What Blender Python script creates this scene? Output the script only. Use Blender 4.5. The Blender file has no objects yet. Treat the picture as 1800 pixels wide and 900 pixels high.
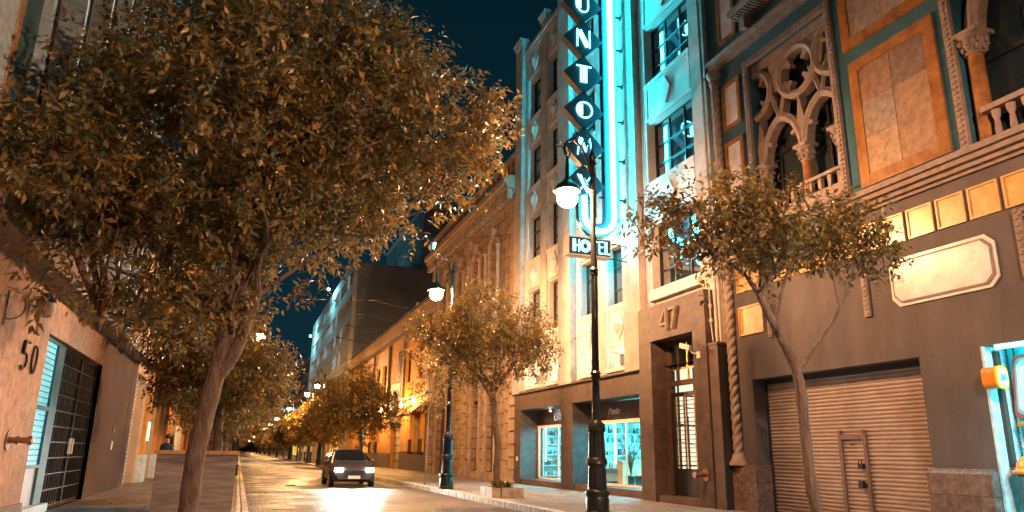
import bpy, bmesh, math, random
import numpy as np
from mathutils import Vector, Matrix
random.seed(7); rng = np.random.default_rng(11)
sc = bpy.context.scene
COL = sc.collection
PI = math.pi

# ------------------------------------------------------------------ camera
EYE = 1.4
def _n(v):
    v = np.array(v, float); return v/np.linalg.norm(v)
FPX = 1285.0
_up = _n((70, 4750, -FPX)); _fw = _n((-482., -343., -FPX)); _fw = _n(_fw-_up*np.dot(_fw, _up)); _rt = np.cross(_fw, _up)
cam_d = bpy.data.cameras.new('camera'); cam = bpy.data.objects.new('camera', cam_d); COL.objects.link(cam)
cam_d.sensor_width = 36; cam_d.lens = 36*FPX/1800; cam_d.clip_start = .05; cam_d.clip_end = 3000
M3 = Matrix([list(_rt), list(_fw), list(_up)])
cam.matrix_world = Matrix.Translation((0, 0, EYE)) @ M3.to_4x4()
sc.camera = cam

# ------------------------------------------------------------------ world: night sky, no sun
w = bpy.data.worlds.new('World'); sc.world = w; w.use_nodes = True
nt = w.node_tree; bg = nt.nodes['Background']
tc = nt.nodes.new('ShaderNodeTexCoord'); sx = nt.nodes.new('ShaderNodeSeparateXYZ'); rp = nt.nodes.new('ShaderNodeValToRGB')
nt.links.new(tc.outputs['Generated'], sx.inputs[0]); nt.links.new(sx.outputs['Z'], rp.inputs[0]); nt.links.new(rp.outputs[0], bg.inputs[0])
rp.color_ramp.elements[0].color = (.004, .020, .030, 1); rp.color_ramp.elements[0].position = .0
rp.color_ramp.elements[1].color = (.0009, .0088, .0145, 1); rp.color_ramp.elements[1].position = .6
bg.inputs[1].default_value = 1.0
vs = sc.view_settings; vs.view_transform = 'Standard'; vs.look = 'None'; vs.gamma = 1; vs.exposure = .35; vs.use_curve_mapping = False
sc.display_settings.display_device = 'sRGB'
try:
    sc.cycles.use_denoising = True; sc.cycles.max_bounces = 6; sc.cycles.transparent_max_bounces = 12
    sc.cycles.sample_clamp_indirect = 4; sc.cycles.caustics_reflective = False; sc.cycles.caustics_refractive = False
except Exception: pass

# light strengths
LAMP = 3300; LAMP_COL = (1.0, .47, .19)
ASSUMED_LAMP = 7600  # strength of the assumed street lamp out of view
NEON = 110.0; NEON_COL = (.012, .66, .85)

# ------------------------------------------------------------------ materials
def nodes(name):
    m = bpy.data.materials.new(name); m.use_nodes = True
    return m, m.node_tree, m.node_tree.nodes['Principled BSDF']
def mat(name, col, rough=.7, var=.25, scale=6, bump=.15, metal=0, bscale=None, spec=.5, col2=None, detail=6, stretch=(1, 1, 1), dist=.02):
    m, t, b = nodes(name)
    b.inputs['Roughness'].default_value = rough; b.inputs['Metallic'].default_value = metal
    b.inputs['Specular IOR Level'].default_value = spec
    tc = t.nodes.new('ShaderNodeTexCoord'); mp = t.nodes.new('ShaderNodeMapping'); mp.inputs['Scale'].default_value = stretch
    t.links.new(tc.outputs['Object'], mp.inputs[0])
    n = t.nodes.new('ShaderNodeTexNoise'); n.inputs['Scale'].default_value = scale; n.inputs['Detail'].default_value = detail; n.inputs['Roughness'].default_value = .65
    t.links.new(mp.outputs[0], n.inputs['Vector'])
    r = t.nodes.new('ShaderNodeValToRGB')
    c = np.array(col[:3]); d = np.array(col2[:3]) if col2 else c*(1-var)
    u = c if col2 else np.minimum(c*(1+var), 1)
    r.color_ramp.elements[0].position = .3; r.color_ramp.elements[0].color = (*d, 1)
    r.color_ramp.elements[1].position = .7; r.color_ramp.elements[1].color = (*u, 1)
    t.links.new(n.outputs['Fac'], r.inputs[0]); t.links.new(r.outputs[0], b.inputs['Base Color'])
    if bump:
        n2 = t.nodes.new('ShaderNodeTexNoise'); n2.inputs['Scale'].default_value = bscale or scale*6; n2.inputs['Detail'].default_value = 8
        t.links.new(mp.outputs[0], n2.inputs['Vector'])
        bp = t.nodes.new('ShaderNodeBump'); bp.inputs['Strength'].default_value = bump; bp.inputs['Distance'].default_value = dist
        t.links.new(n2.outputs['Fac'], bp.inputs['Height']); t.links.new(bp.outputs[0], b.inputs['Normal'])
    return m
def emis(name, col, s):
    m, t, b = nodes(name)
    b.inputs['Base Color'].default_value = (*[c*.3 for c in col], 1)
    b.inputs['Emission Color'].default_value = (*col, 1); b.inputs['Emission Strength'].default_value = s
    return m
def globe(name, col, s):   # milky glowing globe: lets the lamp inside shine through
    m, t, b = nodes(name); t.nodes.remove(b)
    e = t.nodes.new('ShaderNodeEmission'); e.inputs[0].default_value = (*col, 1); e.inputs[1].default_value = s
    tr = t.nodes.new('ShaderNodeBsdfTransparent'); ad = t.nodes.new('ShaderNodeAddShader')
    t.links.new(e.outputs[0], ad.inputs[0]); t.links.new(tr.outputs[0], ad.inputs[1]); t.links.new(ad.outputs[0], t.nodes['Material Output'].inputs[0]); return m
def glass(name, tint=(.6, .8, .85), refl=.12):
    m, t, b = nodes(name); t.nodes.remove(b); out = t.nodes['Material Output']
    tr = t.nodes.new('ShaderNodeBsdfTransparent'); tr.inputs[0].default_value = (*tint, 1)
    gl = t.nodes.new('ShaderNodeBsdfGlossy'); gl.inputs['Roughness'].default_value = .03
    mx = t.nodes.new('ShaderNodeMixShader'); fr = t.nodes.new('ShaderNodeLayerWeight'); fr.inputs[0].default_value = refl
    t.links.new(fr.outputs['Facing'], mx.inputs[0]); 
    mm = t.nodes.new('ShaderNodeMath'); mm.operation = 'MULTIPLY'; mm.inputs[1].default_value = .6
    t.links.new(fr.outputs['Fresnel'], mm.inputs[0]); t.links.new(mm.outputs[0], mx.inputs[0])
    t.links.new(tr.outputs[0], mx.inputs[1]); t.links.new(gl.outputs[0], mx.inputs[2]); t.links.new(mx.outputs[0], out.inputs[0])
    return m
def brickmat(name, c1, c2, mortar, bw, bh, msize=.02, rough=.6, rot=(0, 0, 0), bump=.5, offset=.5, dist=.02, nscale=3, rough2=None, varcol=(.6, 1.2), fine=.3, glow=0, wavy=.05):
    m, t, b = nodes(name)
    tc = t.nodes.new('ShaderNodeTexCoord'); mp = t.nodes.new('ShaderNodeMapping')
    if rot == 'FAC':
        sp_ = t.nodes.new('ShaderNodeSeparateXYZ'); cb = t.nodes.new('ShaderNodeCombineXYZ'); t.links.new(tc.outputs['Object'], sp_.inputs[0])
        t.links.new(sp_.outputs['Y'], cb.inputs['X']); t.links.new(sp_.outputs['Z'], cb.inputs['Y']); t.links.new(sp_.outputs['X'], cb.inputs['Z']); t.links.new(cb.outputs[0], mp.inputs[0])
    else:
        mp.inputs['Rotation'].default_value = rot; t.links.new(tc.outputs['Object'], mp.inputs[0])
    # slight waviness so the rows are not ruler straight
    wn = t.nodes.new('ShaderNodeTexNoise'); wn.inputs['Scale'].default_value = 1.3; t.links.new(mp.outputs[0], wn.inputs['Vector'])
    sc_ = t.nodes.new('ShaderNodeVectorMath'); sc_.operation = 'SCALE'; sc_.inputs['Scale'].default_value = wavy
    t.links.new(wn.outputs['Color'], sc_.inputs[0])
    ad = t.nodes.new('ShaderNodeVectorMath'); t.links.new(mp.outputs[0], ad.inputs[0]); t.links.new(sc_.outputs[0], ad.inputs[1])
    k = t.nodes.new('ShaderNodeTexBrick'); t.links.new(ad.outputs[0], k.inputs['Vector'])
    k.inputs['Scale'].default_value = 1; k.inputs['Brick Width'].default_value = bw; k.inputs['Row Height'].default_value = bh
    k.inputs['Mortar Size'].default_value = msize; k.inputs['Mortar Smooth'].default_value = .3; k.offset = offset
    k.inputs['Color1'].default_value = (*c1, 1); k.inputs['Color2'].default_value = (*c2, 1); k.inputs['Mortar'].default_value = (*mortar, 1)
    n = t.nodes.new('ShaderNodeTexNoise'); n.inputs['Scale'].default_value = nscale; n.inputs['Detail'].default_value = 8; t.links.new(mp.outputs[0], n.inputs['Vector'])
    mr = t.nodes.new('ShaderNodeMapRange'); mr.inputs['From Min'].default_value = .3; mr.inputs['From Max'].default_value = .7
    mr.inputs['To Min'].default_value = varcol[0]; mr.inputs['To Max'].default_value = varcol[1]
    t.links.new(n.outputs['Fac'], mr.inputs['Value'])
    mx = t.nodes.new('ShaderNodeVectorMath'); mx.operation = 'SCALE'; t.links.new(k.outputs['Color'], mx.inputs[0]); t.links.new(mr.outputs[0], mx.inputs['Scale'])
    t.links.new(mx.outputs[0], b.inputs['Base Color'])
    if glow: t.links.new(mx.outputs[0], b.inputs['Emission Color']); b.inputs['Emission Strength'].default_value = glow
    b.inputs['Roughness'].default_value = rough
    if rough2 is not None:
        m2 = t.nodes.new('ShaderNodeMapRange'); m2.inputs['From Min'].default_value = .35; m2.inputs['From Max'].default_value = .65
        m2.inputs['To Min'].default_value = rough; m2.inputs['To Max'].default_value = rough2
        n3 = t.nodes.new('ShaderNodeTexNoise'); n3.inputs['Scale'].default_value = .7; n3.inputs['Detail'].default_value = 6; t.links.new(mp.outputs[0], n3.inputs['Vector'])
        t.links.new(n3.outputs['Fac'], m2.inputs['Value']); t.links.new(m2.outputs[0], b.inputs['Roughness'])
    n2 = t.nodes.new('ShaderNodeTexNoise'); n2.inputs['Scale'].default_value = 40; t.links.new(mp.outputs[0], n2.inputs['Vector'])
    ms = t.nodes.new('ShaderNodeMath'); ms.operation = 'MULTIPLY_ADD'; ms.inputs[1].default_value = fine
    t.links.new(n2.outputs['Fac'], ms.inputs[0])
    inv = t.nodes.new('ShaderNodeMath'); inv.operation = 'SUBTRACT'; inv.inputs[0].default_value = 1; t.links.new(k.outputs['Fac'], inv.inputs[1])
    t.links.new(inv.outputs[0], ms.inputs[2])
    bp = t.nodes.new('ShaderNodeBump'); bp.inputs['Strength'].default_value = bump; bp.inputs['Distance'].default_value = dist
    t.links.new(ms.outputs[0], bp.inputs['Height']); t.links.new(bp.outputs[0], b.inputs['Normal'])
    return m
def leafmat(name, cols):
    m, t, b = nodes(name)
    g = t.nodes.new('ShaderNodeNewGeometry'); r = t.nodes.new('ShaderNodeValToRGB')
    e = r.color_ramp.elements; e[0].color = (*cols[0], 1); e[-1].color = (*cols[-1], 1)
    for i, c in enumerate(cols[1:-1], 1):
        x = e.new(i/(len(cols)-1)); x.color = (*c, 1)
    t.links.new(g.outputs['Random Per Island'], r.inputs[0])
    tc = t.nodes.new('ShaderNodeTexCoord'); n = t.nodes.new('ShaderNodeTexNoise'); n.inputs['Scale'].default_value = 1.1; n.inputs['Detail'].default_value = 4; t.links.new(tc.outputs['Object'], n.inputs['Vector'])
    mr = t.nodes.new('ShaderNodeMapRange'); mr.inputs['From Min'].default_value = .35; mr.inputs['From Max'].default_value = .65; mr.inputs['To Min'].default_value = .5; mr.inputs['To Max'].default_value = 1.35; t.links.new(n.outputs['Fac'], mr.inputs['Value'])
    sv_ = t.nodes.new('ShaderNodeVectorMath'); sv_.operation = 'SCALE'; t.links.new(r.outputs[0], sv_.inputs[0]); t.links.new(mr.outputs[0], sv_.inputs['Scale']); r = sv_
    t.links.new(r.outputs[0], b.inputs['Base Color'])
    b.inputs['Roughness'].default_value = .38; b.inputs['Specular IOR Level'].default_value = .6
    tr = t.nodes.new('ShaderNodeBsdfTranslucent'); t.links.new(r.outputs[0], tr.inputs[0])
    mx = t.nodes.new('ShaderNodeMixShader'); mx.inputs[0].default_value = .3
    t.links.new(b.outputs[0], mx.inputs[1]); t.links.new(tr.outputs[0], mx.inputs[2]); t.links.new(mx.outputs[0], t.nodes['Material Output'].inputs[0])
    return m
RZ90 = (0, 0, PI/2); RFAC = 'FAC'   # for ground rows across the street / for the facades
M = {}
M['cobble'] = brickmat('cobble_paving', (.085, .075, .068), (.15, .13, .115), (.02, .018, .017), .26, .15, .022, rough=.30, rough2=.62, bump=1.0, dist=.06, nscale=.8, varcol=(.4, 1.3), fine=.5)
M['slab'] = brickmat('pavement_slab', (.20, .17, .15), (.24, .21, .19), (.07, .06, .055), 1.1, .62, .012, rough=.5, rough2=.7, bump=.4, nscale=2.2, varcol=(.6, 1.15), rot=RZ90)
M['kerb'] = brickmat('kerb_stone', (.42, .38, .34), (.6, .56, .52), (.06, .055, .05), .95, 3.0, .025, rough=.65, rot=RZ90, bump=.5, nscale=5, varcol=(.55, 1.15), offset=0)
M['kerbwhite'] = brickmat('painted_kerb', (.62, .6, .56), (.75, .72, .68), (.06, .055, .05), .95, 3.0, .025, rough=.65, rot=RZ90, bump=.5, nscale=6, varcol=(.45, 1.1), offset=0)
M['iron'] = mat('black_painted_iron', (.018, .02, .022), .32, .3, 8, .15, metal=.3)
M['dkmetal'] = mat('dark_metal', (.025, .024, .026), .45, .3, 10, .1, metal=.4)
M['hotel'] = mat('hotel_render', (.50, .46, .42), .8, .22, 1.1, .25, bscale=22)
M['hotelpil'] = mat('hotel_pilaster_render', (.42, .37, .33), .85, .3, 1.4, .35, bscale=18)
M['spandrel'] = mat('spandrel_render', (.60, .55, .50), .75, .12, 2, .15, bscale=25)
M['granite'] = mat('brown_granite', (.075, .045, .036), .55, .45, 2.2, .12, bscale=50, detail=10)
M['granite2'] = brickmat('dark_granite_slabs', (.055, .034, .029), (.07, .044, .036), (.02, .014, .012), .9, 1.1, .006, rough=.62, rot=RFAC, bump=.15, nscale=4, varcol=(.6, 1.3), fine=.15)
M['winframe'] = mat('bronze_window_frame', (.035, .03, .028), .4, .2, 8, .05, metal=.5)
M['gold'] = mat('brass_bar', (.55, .33, .09), .3, .2, 8, .05, metal=.9)
M['glass'] = glass('window_glass', (.55, .68, .70), .25)
M['shopglass'] = glass('shop_glass', (.9, .97, .98), .1)
M['room'] = mat('dark_room', (.05, .06, .07), .9, .3, 1, 0)
M['curtain'] = mat('curtain_cloth', (.25, .25, .25), .85, .35, 3, .5, stretch=(1, 8, .3))
M['neon'] = emis('neon_tube', NEON_COL, NEON)
M['neonwhite'] = emis('neon_letter', (.20, .85, 1.0), 4.5)
M['signface'] = mat('sign_face_enamel', (.012, .018, .03), .35, .2, 5, 0)
M['venwall'] = mat('mauve_brown_painted_stucco', (.105, .088, .090), .8, .5, 1.3, .4, bscale=14, detail=14, stretch=(1, 1, .45), col2=(.055, .043, .043))
M['venblue'] = mat('cyan_wash_blue_stucco', (.020, .085, .125), .8, .35, .9, .3, bscale=14, detail=12)  # blue paint of the upper wall, its tone also standing in for cyan neon light
M['venstone'] = mat('carved_stone', (.21, .155, .13), .75, .3, 5, .4, bscale=30)
M['redmarble'] = mat('amber_marble', (.36, .165, .05), .3, .5, 3, .05, col2=(.13, .05, .015), detail=10)
M['yelmarble'] = mat('yellow_marble', (.62, .38, .13), .32, .35, 3.0, .05, detail=14, col2=(.34, .19, .06))
M['whitemarble'] = mat('white_veined_marble', (.66, .64, .67), .3, .25, 1.6, .04, col2=(.33, .31, .34), detail=15)
M['travertine'] = [mat('travertine_block', c, .7, .5, 7, .7, bscale=18, detail=14, col2=[k*.42 for k in c]) for c in ((.27, .15, .085), (.20, .12, .085), (.29, .22, .18), (.32, .185, .10), (.40, .26, .15))]
M['shutter'] = mat('roller_shutter_metal', (.52, .43, .38), .42, .3, 1.1, .12, metal=.3, detail=12, col2=(.29, .23, .20), bscale=5)
M['plinth'] = brickmat('volcanic_stone_plinth', (.12, .075, .06), (.15, .095, .075), (.05, .03, .025), .62, .42, .008, rough=.55, rot=RFAC, bump=.4, nscale=9, varcol=(.5, 1.4))
M['stone'] = brickmat('ashlar_stone', (.34, .25, .18), (.40, .30, .22), (.12, .08, .06), 1.3, .55, .022, rough=.8, rot=RFAC, bump=.8, dist=.05, nscale=2, varcol=(.55, 1.2))
M['stoneplain'] = mat('carved_ashlar', (.37, .27, .20), .8, .3, 3, .5, bscale=15)
M['orange'] = mat('ochre_paint', (.55, .26, .05), .75, .25, 1.2, .2, bscale=12)
M['peach'] = mat('peach_render', (.5, .34, .22), .8, .15, .8, .15)
M['wood'] = mat('dark_carved_wood', (.10, .045, .02), .5, .4, 6, .4, stretch=(3, 3, .5))
M['concrete'] = mat('facade_concrete', (.45, .46, .46), .8, .2, .6, .2, bscale=6)
M['blank'] = mat('blank_side_wall', (.20, .22, .24), .9, .35, .25, .2, bscale=4)
M['darkbld'] = mat('dark_building', (.09, .07, .06), .9, .4, .3, 0)
M['dwin'] = mat('dark_window_glass', (.02, .03, .035), .12, .3, .7, 0, spec=.8)
M['stucco'] = mat('rough_pink_stucco', (.56, .36, .27), .92, .3, 5, 1.0, bscale=55, dist=.03, detail=10)
M['soffit'] = mat('painted_concrete_soffit', (.30, .23, .20), .85, .2, 1.5, .2)
M['teal'] = mat('teal_painted_metal', (.03, .13, .17), .5, .3, 3, .1)
M['tealwall'] = mat('teal_render_strip', (.05, .12, .14), .75, .3, 2, .15)
M['brownwall'] = mat('brown_render', (.065, .036, .027), .8, .35, 1.2, .3, bscale=12)
M['bluegrey'] = mat('blue_grey_panel', (.50, .60, .64), .8, .3, 7, .8, bscale=20)
M['plywood'] = mat('plywood', (.34, .30, .28), .7, .35, 2.0, .3, col2=(.12, .105, .10), stretch=(.8, .8, 6), detail=12, bscale=4)
M['woodrim'] = mat('pine_rim', (.42, .24, .12), .6, .3, 4, .2)
M['soil'] = mat('dark_soil', (.03, .022, .016), .95, .4, 20, .8)
M['bark'] = mat('grey_brown_bark', (.24, .16, .12), .88, .5, 9, 1.0, bscale=16, stretch=(1, 1, .3), dist=.07, detail=12, col2=(.07, .045, .035))
M['leaf'] = leafmat('privet_leaves', [(.11, .09, .025), (.21, .145, .035), (.32, .19, .045), (.06, .14, .12), (.45, .27, .07), (.19, .12, .035)])  # the blue-green tone puts teal shade into the leaf colour
M['leaf2'] = leafmat('street_tree_leaves', [(.11, .085, .025), (.21, .14, .035), (.29, .18, .05), (.14, .12, .05), (.40, .25, .07)])
M['berry'] = leafmat('seed_clusters', [(.16, .13, .14), (.22, .17, .15), (.14, .12, .15)])
M['white'] = mat('white_enamel', (.7, .68, .64), .4, .1, 5, .03)
M['signwhite'] = mat('white_letter', (.8, .8, .8), .4, .05, 5, 0)
M['orangeplastic'] = mat('orange_plastic', (.72, .22, .02), .3, .15, 5, .02)
M['yellowplastic'] = mat('yellow_plastic', (.85, .5, .03), .3, .1, 5, .02)
M['redplastic'] = mat('red_plastic', (.55, .09, .05), .35, .1, 5, .02)
M['cyanwall'] = mat('turquoise_painted_wall', (.08, .68, .74), .6, .12, 2, .05)
M['cyanshelf'] = mat('shelf_laminate', (.6, .72, .74), .45, .08, 4, 0)
M['black'] = mat('black_plastic', (.02, .02, .022), .35, .2, 8, 0)
M['cream'] = mat('cream_wall', (.62, .52, .42), .7, .1, 2, .02)
M['awning'] = mat('red_awning_canvas', (.26, .05, .02), .8, .25, 5, .2)
M['skin'] = mat('skin', (.42, .24, .17), .55, .08, 8, 0)
M['hair'] = mat('black_hair', (.012, .01, .009), .5, .2, 20, .3)
M['cloth'] = mat('dark_blue_jacket', (.03, .04, .06), .85, .2, 8, .2)
M['jeans'] = mat('dark_trousers', (.03, .035, .05), .85, .2, 8, .2)
M['carpaint'] = mat('silver_grey_car_paint', (.10, .10, .11), .25, .05, 3, 0, metal=.6)
M['carglass'] = mat('tinted_car_glass', (.01, .012, .014), .05, .1, 3, 0, spec=.9)
M['tyre'] = mat('tyre_rubber', (.015, .015, .015), .8, .2, 15, .1)
M['rim'] = mat('alloy_rim', (.4, .4, .4), .3, .1, 8, 0, metal=.9)
M['lampglow'] = globe('lit_lamp_globe', (1.0, .72, .42), 20)
M['lampfar'] = globe('lit_far_lamp_globe', (1.0, .60, .26), 300)
M['lampfar2'] = globe('lit_far_sodium_globe', (1.0, .50, .14), 110)
M['headlight'] = emis('lit_headlight', (1.0, .93, .86), 150)
M['litwin'] = emis('lit_cool_window', (.25, .75, .9), .9)
M['litroom'] = emis('lit_net_curtain', (1, .72, .5), .35)
M['litwarm'] = emis('lit_warm_window', (1.0, .55, .12), 1.6)
M['litdoor'] = emis('lit_lobby_wall', (1.0, .82, .6), 1.0)
M['lituplight'] = emis('lit_uplight_lens', (1, .88, .7), 30)
M['cyantube'] = emis('lit_cyan_tube', (.2, .9, 1.0), 16)
M['skyblue'] = emis('lit_blue_sign', (.03, .45, .75), 1.2)
M['litorange'] = emis('lit_orange_sign', (1, .33, .02), 1.6)
M['glassblock'] = brickmat('lit_wired_glass_grid', (.16, .52, .60), (.20, .58, .66), (.02, .12, .15), .11, .11, .012, rough=.25, rot=RFAC, bump=.2, offset=0, nscale=1, varcol=(.8, 1.15), glow=.85, wavy=0)
GOODS = [mat('packaging_'+n, c, .5, .3, 20, 0) for n, c in dict(white=(.6, .62, .62), teal=(.05, .3, .33), black=(.03, .03, .035), red=(.4, .1, .07), brown=(.3, .18, .1)).items()]

# ------------------------------------------------------------------ mesh builder
class MB:
    def __init__(s): s.v = []; s.f = []; s.sm = False
    def add(s, v, f):
        o = len(s.v); s.v += [tuple(p) for p in v]; s.f += [tuple(i+o for i in q) for q in f]; return s
    def box(s, x0, x1, y0, y1, z0, z1):
        return s.add([(x0, y0, z0), (x1, y0, z0), (x1, y1, z0), (x0, y1, z0), (x0, y0, z1), (x1, y0, z1), (x1, y1, z1), (x0, y1, z1)],
                     [(0, 3, 2, 1), (4, 5, 6, 7), (0, 1, 5, 4), (1, 2, 6, 5), (2, 3, 7, 6), (3, 0, 4, 7)])
    def obox(s, c, ax, ay, az):   # centre and three half-axis vectors
        c, ax, ay, az = map(Vector, (c, ax, ay, az)); v = []
        for k in (-1, 1):
            for j in (-1, 1):
                for i in (-1, 1): v.append(c+ax*i+ay*j+az*k)
        return s.add(v, [(0, 2, 3, 1), (4, 5, 7, 6), (0, 1, 5, 4), (1, 3, 7, 5), (3, 2, 6, 7), (2, 0, 4, 6)])
    def bar(s, a, b, w, h=None, up=(0, 0, 1)):
        a, b = Vector(a), Vector(b); d = (b-a); u = Vector(up)
        if abs(d.normalized().dot(u)) > .98: u = Vector((0, 1, 0))
        x = d.cross(u).normalized(); y = x.cross(d).normalized(); h = h or w
        return s.obox((a+b)/2, d/2, x*w/2, y*h/2)
    def tube(s, pts, r, n=10, cap=True):
        pts = [Vector(p) for p in pts]; N = len(pts); rs = r if hasattr(r, '__len__') else [r]*N
        o = len(s.v); u = None; vs_ = []
        for i, p in enumerate(pts):
            t = (pts[min(i+1, N-1)]-pts[max(i-1, 0)]).normalized()
            if u is None: u = t.orthogonal().normalized()
            u = (u-t*u.dot(t)); u = u.normalized() if u.length > 1e-6 else t.orthogonal().normalized()
            w_ = t.cross(u)
            for k in range(n):
                a = 2*PI*k/n; vs_.append(p+(u*math.cos(a)+w_*math.sin(a))*rs[i])
        fs = [(i*n+k, i*n+(k+1) % n, (i+1)*n+(k+1) % n, (i+1)*n+k) for i in range(N-1) for k in range(n)]
        if cap: fs += [tuple(range(n))[::-1], tuple((N-1)*n+k for k in range(n))]
        return s.add(vs_, fs)
    def lathe(s, prof, c=(0, 0, 0), n=20, sq=1):
        vs_ = []; N = len(prof)
        for r, z in prof:
            for k in range(n):
                a = 2*PI*k/n; vs_.append((c[0]+r*math.cos(a), c[1]+r*math.sin(a)*sq, c[2]+z))
        fs = [(i*n+k, i*n+(k+1) % n, (i+1)*n+(k+1) % n, (i+1)*n+k) for i in range(N-1) for k in range(n)]
        fs += [tuple(range(n))[::-1], tuple((N-1)*n+k for k in range(n))]
        return s.add(vs_, fs)
    def ball(s, c, r, n=14, m=9, sz=1):
        return s.lathe([(r*math.sin(PI*i/m)+1e-4, -r*sz*math.cos(PI*i/m)) for i in range(m+1)], c, n)
    def prism(s, poly, fn, d0, d1):   # poly of (a,b); fn(a,b,d)->xyz
        n = len(poly); v = [fn(a, b, d0) for a, b in poly]+[fn(a, b, d1) for a, b in poly]
        return s.add(v, [tuple(range(n)), tuple(range(n, 2*n))[::-1]]+[(i, (i+1) % n, n+(i+1) % n, n+i) for i in range(n)])
    def rib(s, pts, fn, wdt, d0, d1):  # a band of width wdt along 2D points, from depth d0 to d1 with a raised middle
        N = len(pts); vs_ = []
        for i, (a, b) in enumerate(pts):
            p0 = pts[max(i-1, 0)]; p1 = pts[min(i+1, N-1)]
            t = Vector((p1[0]-p0[0], p1[1]-p0[1])).normalized(); nn = (-t.y, t.x); h = wdt/2
            for q, d in ((-1, d0), (-1, d1-.05), (-.45, d1-.03), (-.2, d1), (.2, d1), (.45, d1-.03), (1, d1-.05), (1, d0)):
                vs_.append(fn(a+nn[0]*h*q, b+nn[1]*h*q, d))
        fs = [(i*8+k, i*8+k+1, (i+1)*8+k+1, (i+1)*8+k) for i in range(N-1) for k in range(7)]
        fs += [tuple(range(8)), tuple((N-1)*8+k for k in range(8))]
        return s.add(vs_, fs)
    def build(s, name, m, parent=None, smooth=False, bevel=0):
        if not s.v: return None
        v = np.array(s.v, float)
        if parent is not None:
            org = np.array(parent['_org'])
        else:
            org = np.array([(v[:, 0].min()+v[:, 0].max())/2, (v[:, 1].min()+v[:, 1].max())/2, v[:, 2].min()])
        me = bpy.data.meshes.new(name); me.from_pydata((v-org).tolist(), [], s.f)
        if bevel:
            b = bmesh.new(); b.from_mesh(me); bmesh.ops.bevel(b, geom=b.edges[:], offset=bevel, segments=2, affect='EDGES', profile=.6); b.to_mesh(me); b.free()
        else:
            b = bmesh.new(); b.from_mesh(me); bmesh.ops.recalc_face_normals(b, faces=b.faces[:]); b.to_mesh(me); b.free()
        me.materials.append(m)
        if smooth:
            for p in me.polygons: p.use_smooth = True
            try: me.set_sharp_from_angle(angle=math.radians(38))
            except Exception: pass
        o = bpy.data.objects.new(name, me); COL.objects.link(o)
        o['_org'] = tuple(org)
        if parent is not None: o.parent = parent
        else: o.location = org
        return o
def thing(name, label, cat, loc, group=None):
    o = bpy.data.objects.new(name, None); COL.objects.link(o); o.location = loc; o['_org'] = tuple(loc); o.empty_display_size = .2
    o['label'] = label; o['category'] = cat
    if group: o['group'] = group
    return o
def tag(o, label, cat, group=None):
    o['label'] = label; o['category'] = cat
    if group: o['group'] = group
    return o
def struct(o): o['kind'] = 'structure'; return o
def copy_tree(o, parent=None):
    c = o.copy(); COL.objects.link(c); c.parent = parent
    for ch in list(o.children): copy_tree(ch, c)
    return c
def at_copy(o, loc, label=None, group=None):
    c = copy_tree(o); c.location = loc
    if label: c['label'] = label
    if group: c['group'] = group
    return c
def point(name, loc, e, col, r=.1, parent=None):
    l = bpy.data.lights.new(name, 'POINT'); l.energy = e; l.color = col; l.shadow_soft_size = r
    o = bpy.data.objects.new(name, l); COL.objects.link(o)
    if parent is not None: o.parent = parent; o.location = Vector(loc)-Vector(parent['_org'])
    else: o.location = loc
    return o
def area(name, loc, e, col, sx_, sy_, direction, parent=None):
    l = bpy.data.lights.new(name, 'AREA'); l.shape = 'RECTANGLE'; l.size = sx_; l.size_y = sy_; l.energy = e; l.color = col
    o = bpy.data.objects.new(name, l); COL.objects.link(o)
    o.rotation_euler = Vector(direction).to_track_quat('-Z', 'Y').to_euler()
    if parent is not None: o.parent = parent; o.location = Vector(loc)-Vector(parent['_org'])
    else: o.location = loc
    return o
XR, XL = 11.83, -3.6
def FR(y, z, d=0): return (XR-d, y, z)
def FL(y, z, d=0): return (XL+d, y, z)
def fb(mb, y0, y1, z0, z1, d0, d1, fn=FR):
    x0 = fn(0, 0, d0)[0]; x1 = fn(0, 0, d1)[0]
    return mb.box(min(x0, x1), max(x0, x1), y0, y1, z0, z1)
def wall(mb, y0, y1, z0, z1, holes, fn=FR, d=0, t=.35):
    ys = sorted({y0, y1, *[h[0] for h in holes], *[h[1] for h in holes]}); zs = sorted({z0, z1, *[h[2] for h in holes], *[h[3] for h in holes]})
    ys = [y for y in ys if y0 <= y <= y1]; zs = [z for z in zs if z0 <= z <= z1]
    for j in range(len(zs)-1):
        for i in range(len(ys)-1):
            a, b, c, e = ys[i], ys[i+1], zs[j], zs[j+1]; my, mz = (a+b)/2, (c+e)/2
            if any(h[0] < my < h[1] and h[2] < mz < h[3] for h in holes): continue
            mb.add([fn(a, c, d), fn(b, c, d), fn(b, e, d), fn(a, e, d)], [(0, 1, 2, 3)])
    for h in holes:
        a, b, c, e = h[:4]
        q = [(a, c), (b, c), (b, e), (a, e)]
        for i in range(4):
            (p, r), (p2, r2) = q[i], q[(i+1) % 4]
            mb.add([fn(p, r, d), fn(p2, r2, d), fn(p2, r2, d-t), fn(p, r, d-t)], [(0, 1, 2, 3)])
    # outer edges
    q = [(y0, z0), (y1, z0), (y1, z1), (y0, z1)]
    for i in range(4):
        (p, r), (p2, r2) = q[i], q[(i+1) % 4]
        mb.add([fn(p, r, d), fn(p2, r2, d), fn(p2, r2, d-t), fn(p, r, d-t)], [(0, 1, 2, 3)])
    return mb
def arc(cy, cz, r, a0, a1, n=14): return [(cy+r*math.cos(a0+(a1-a0)*i/n), cz+r*math.sin(a0+(a1-a0)*i/n)) for i in range(n+1)]
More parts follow.
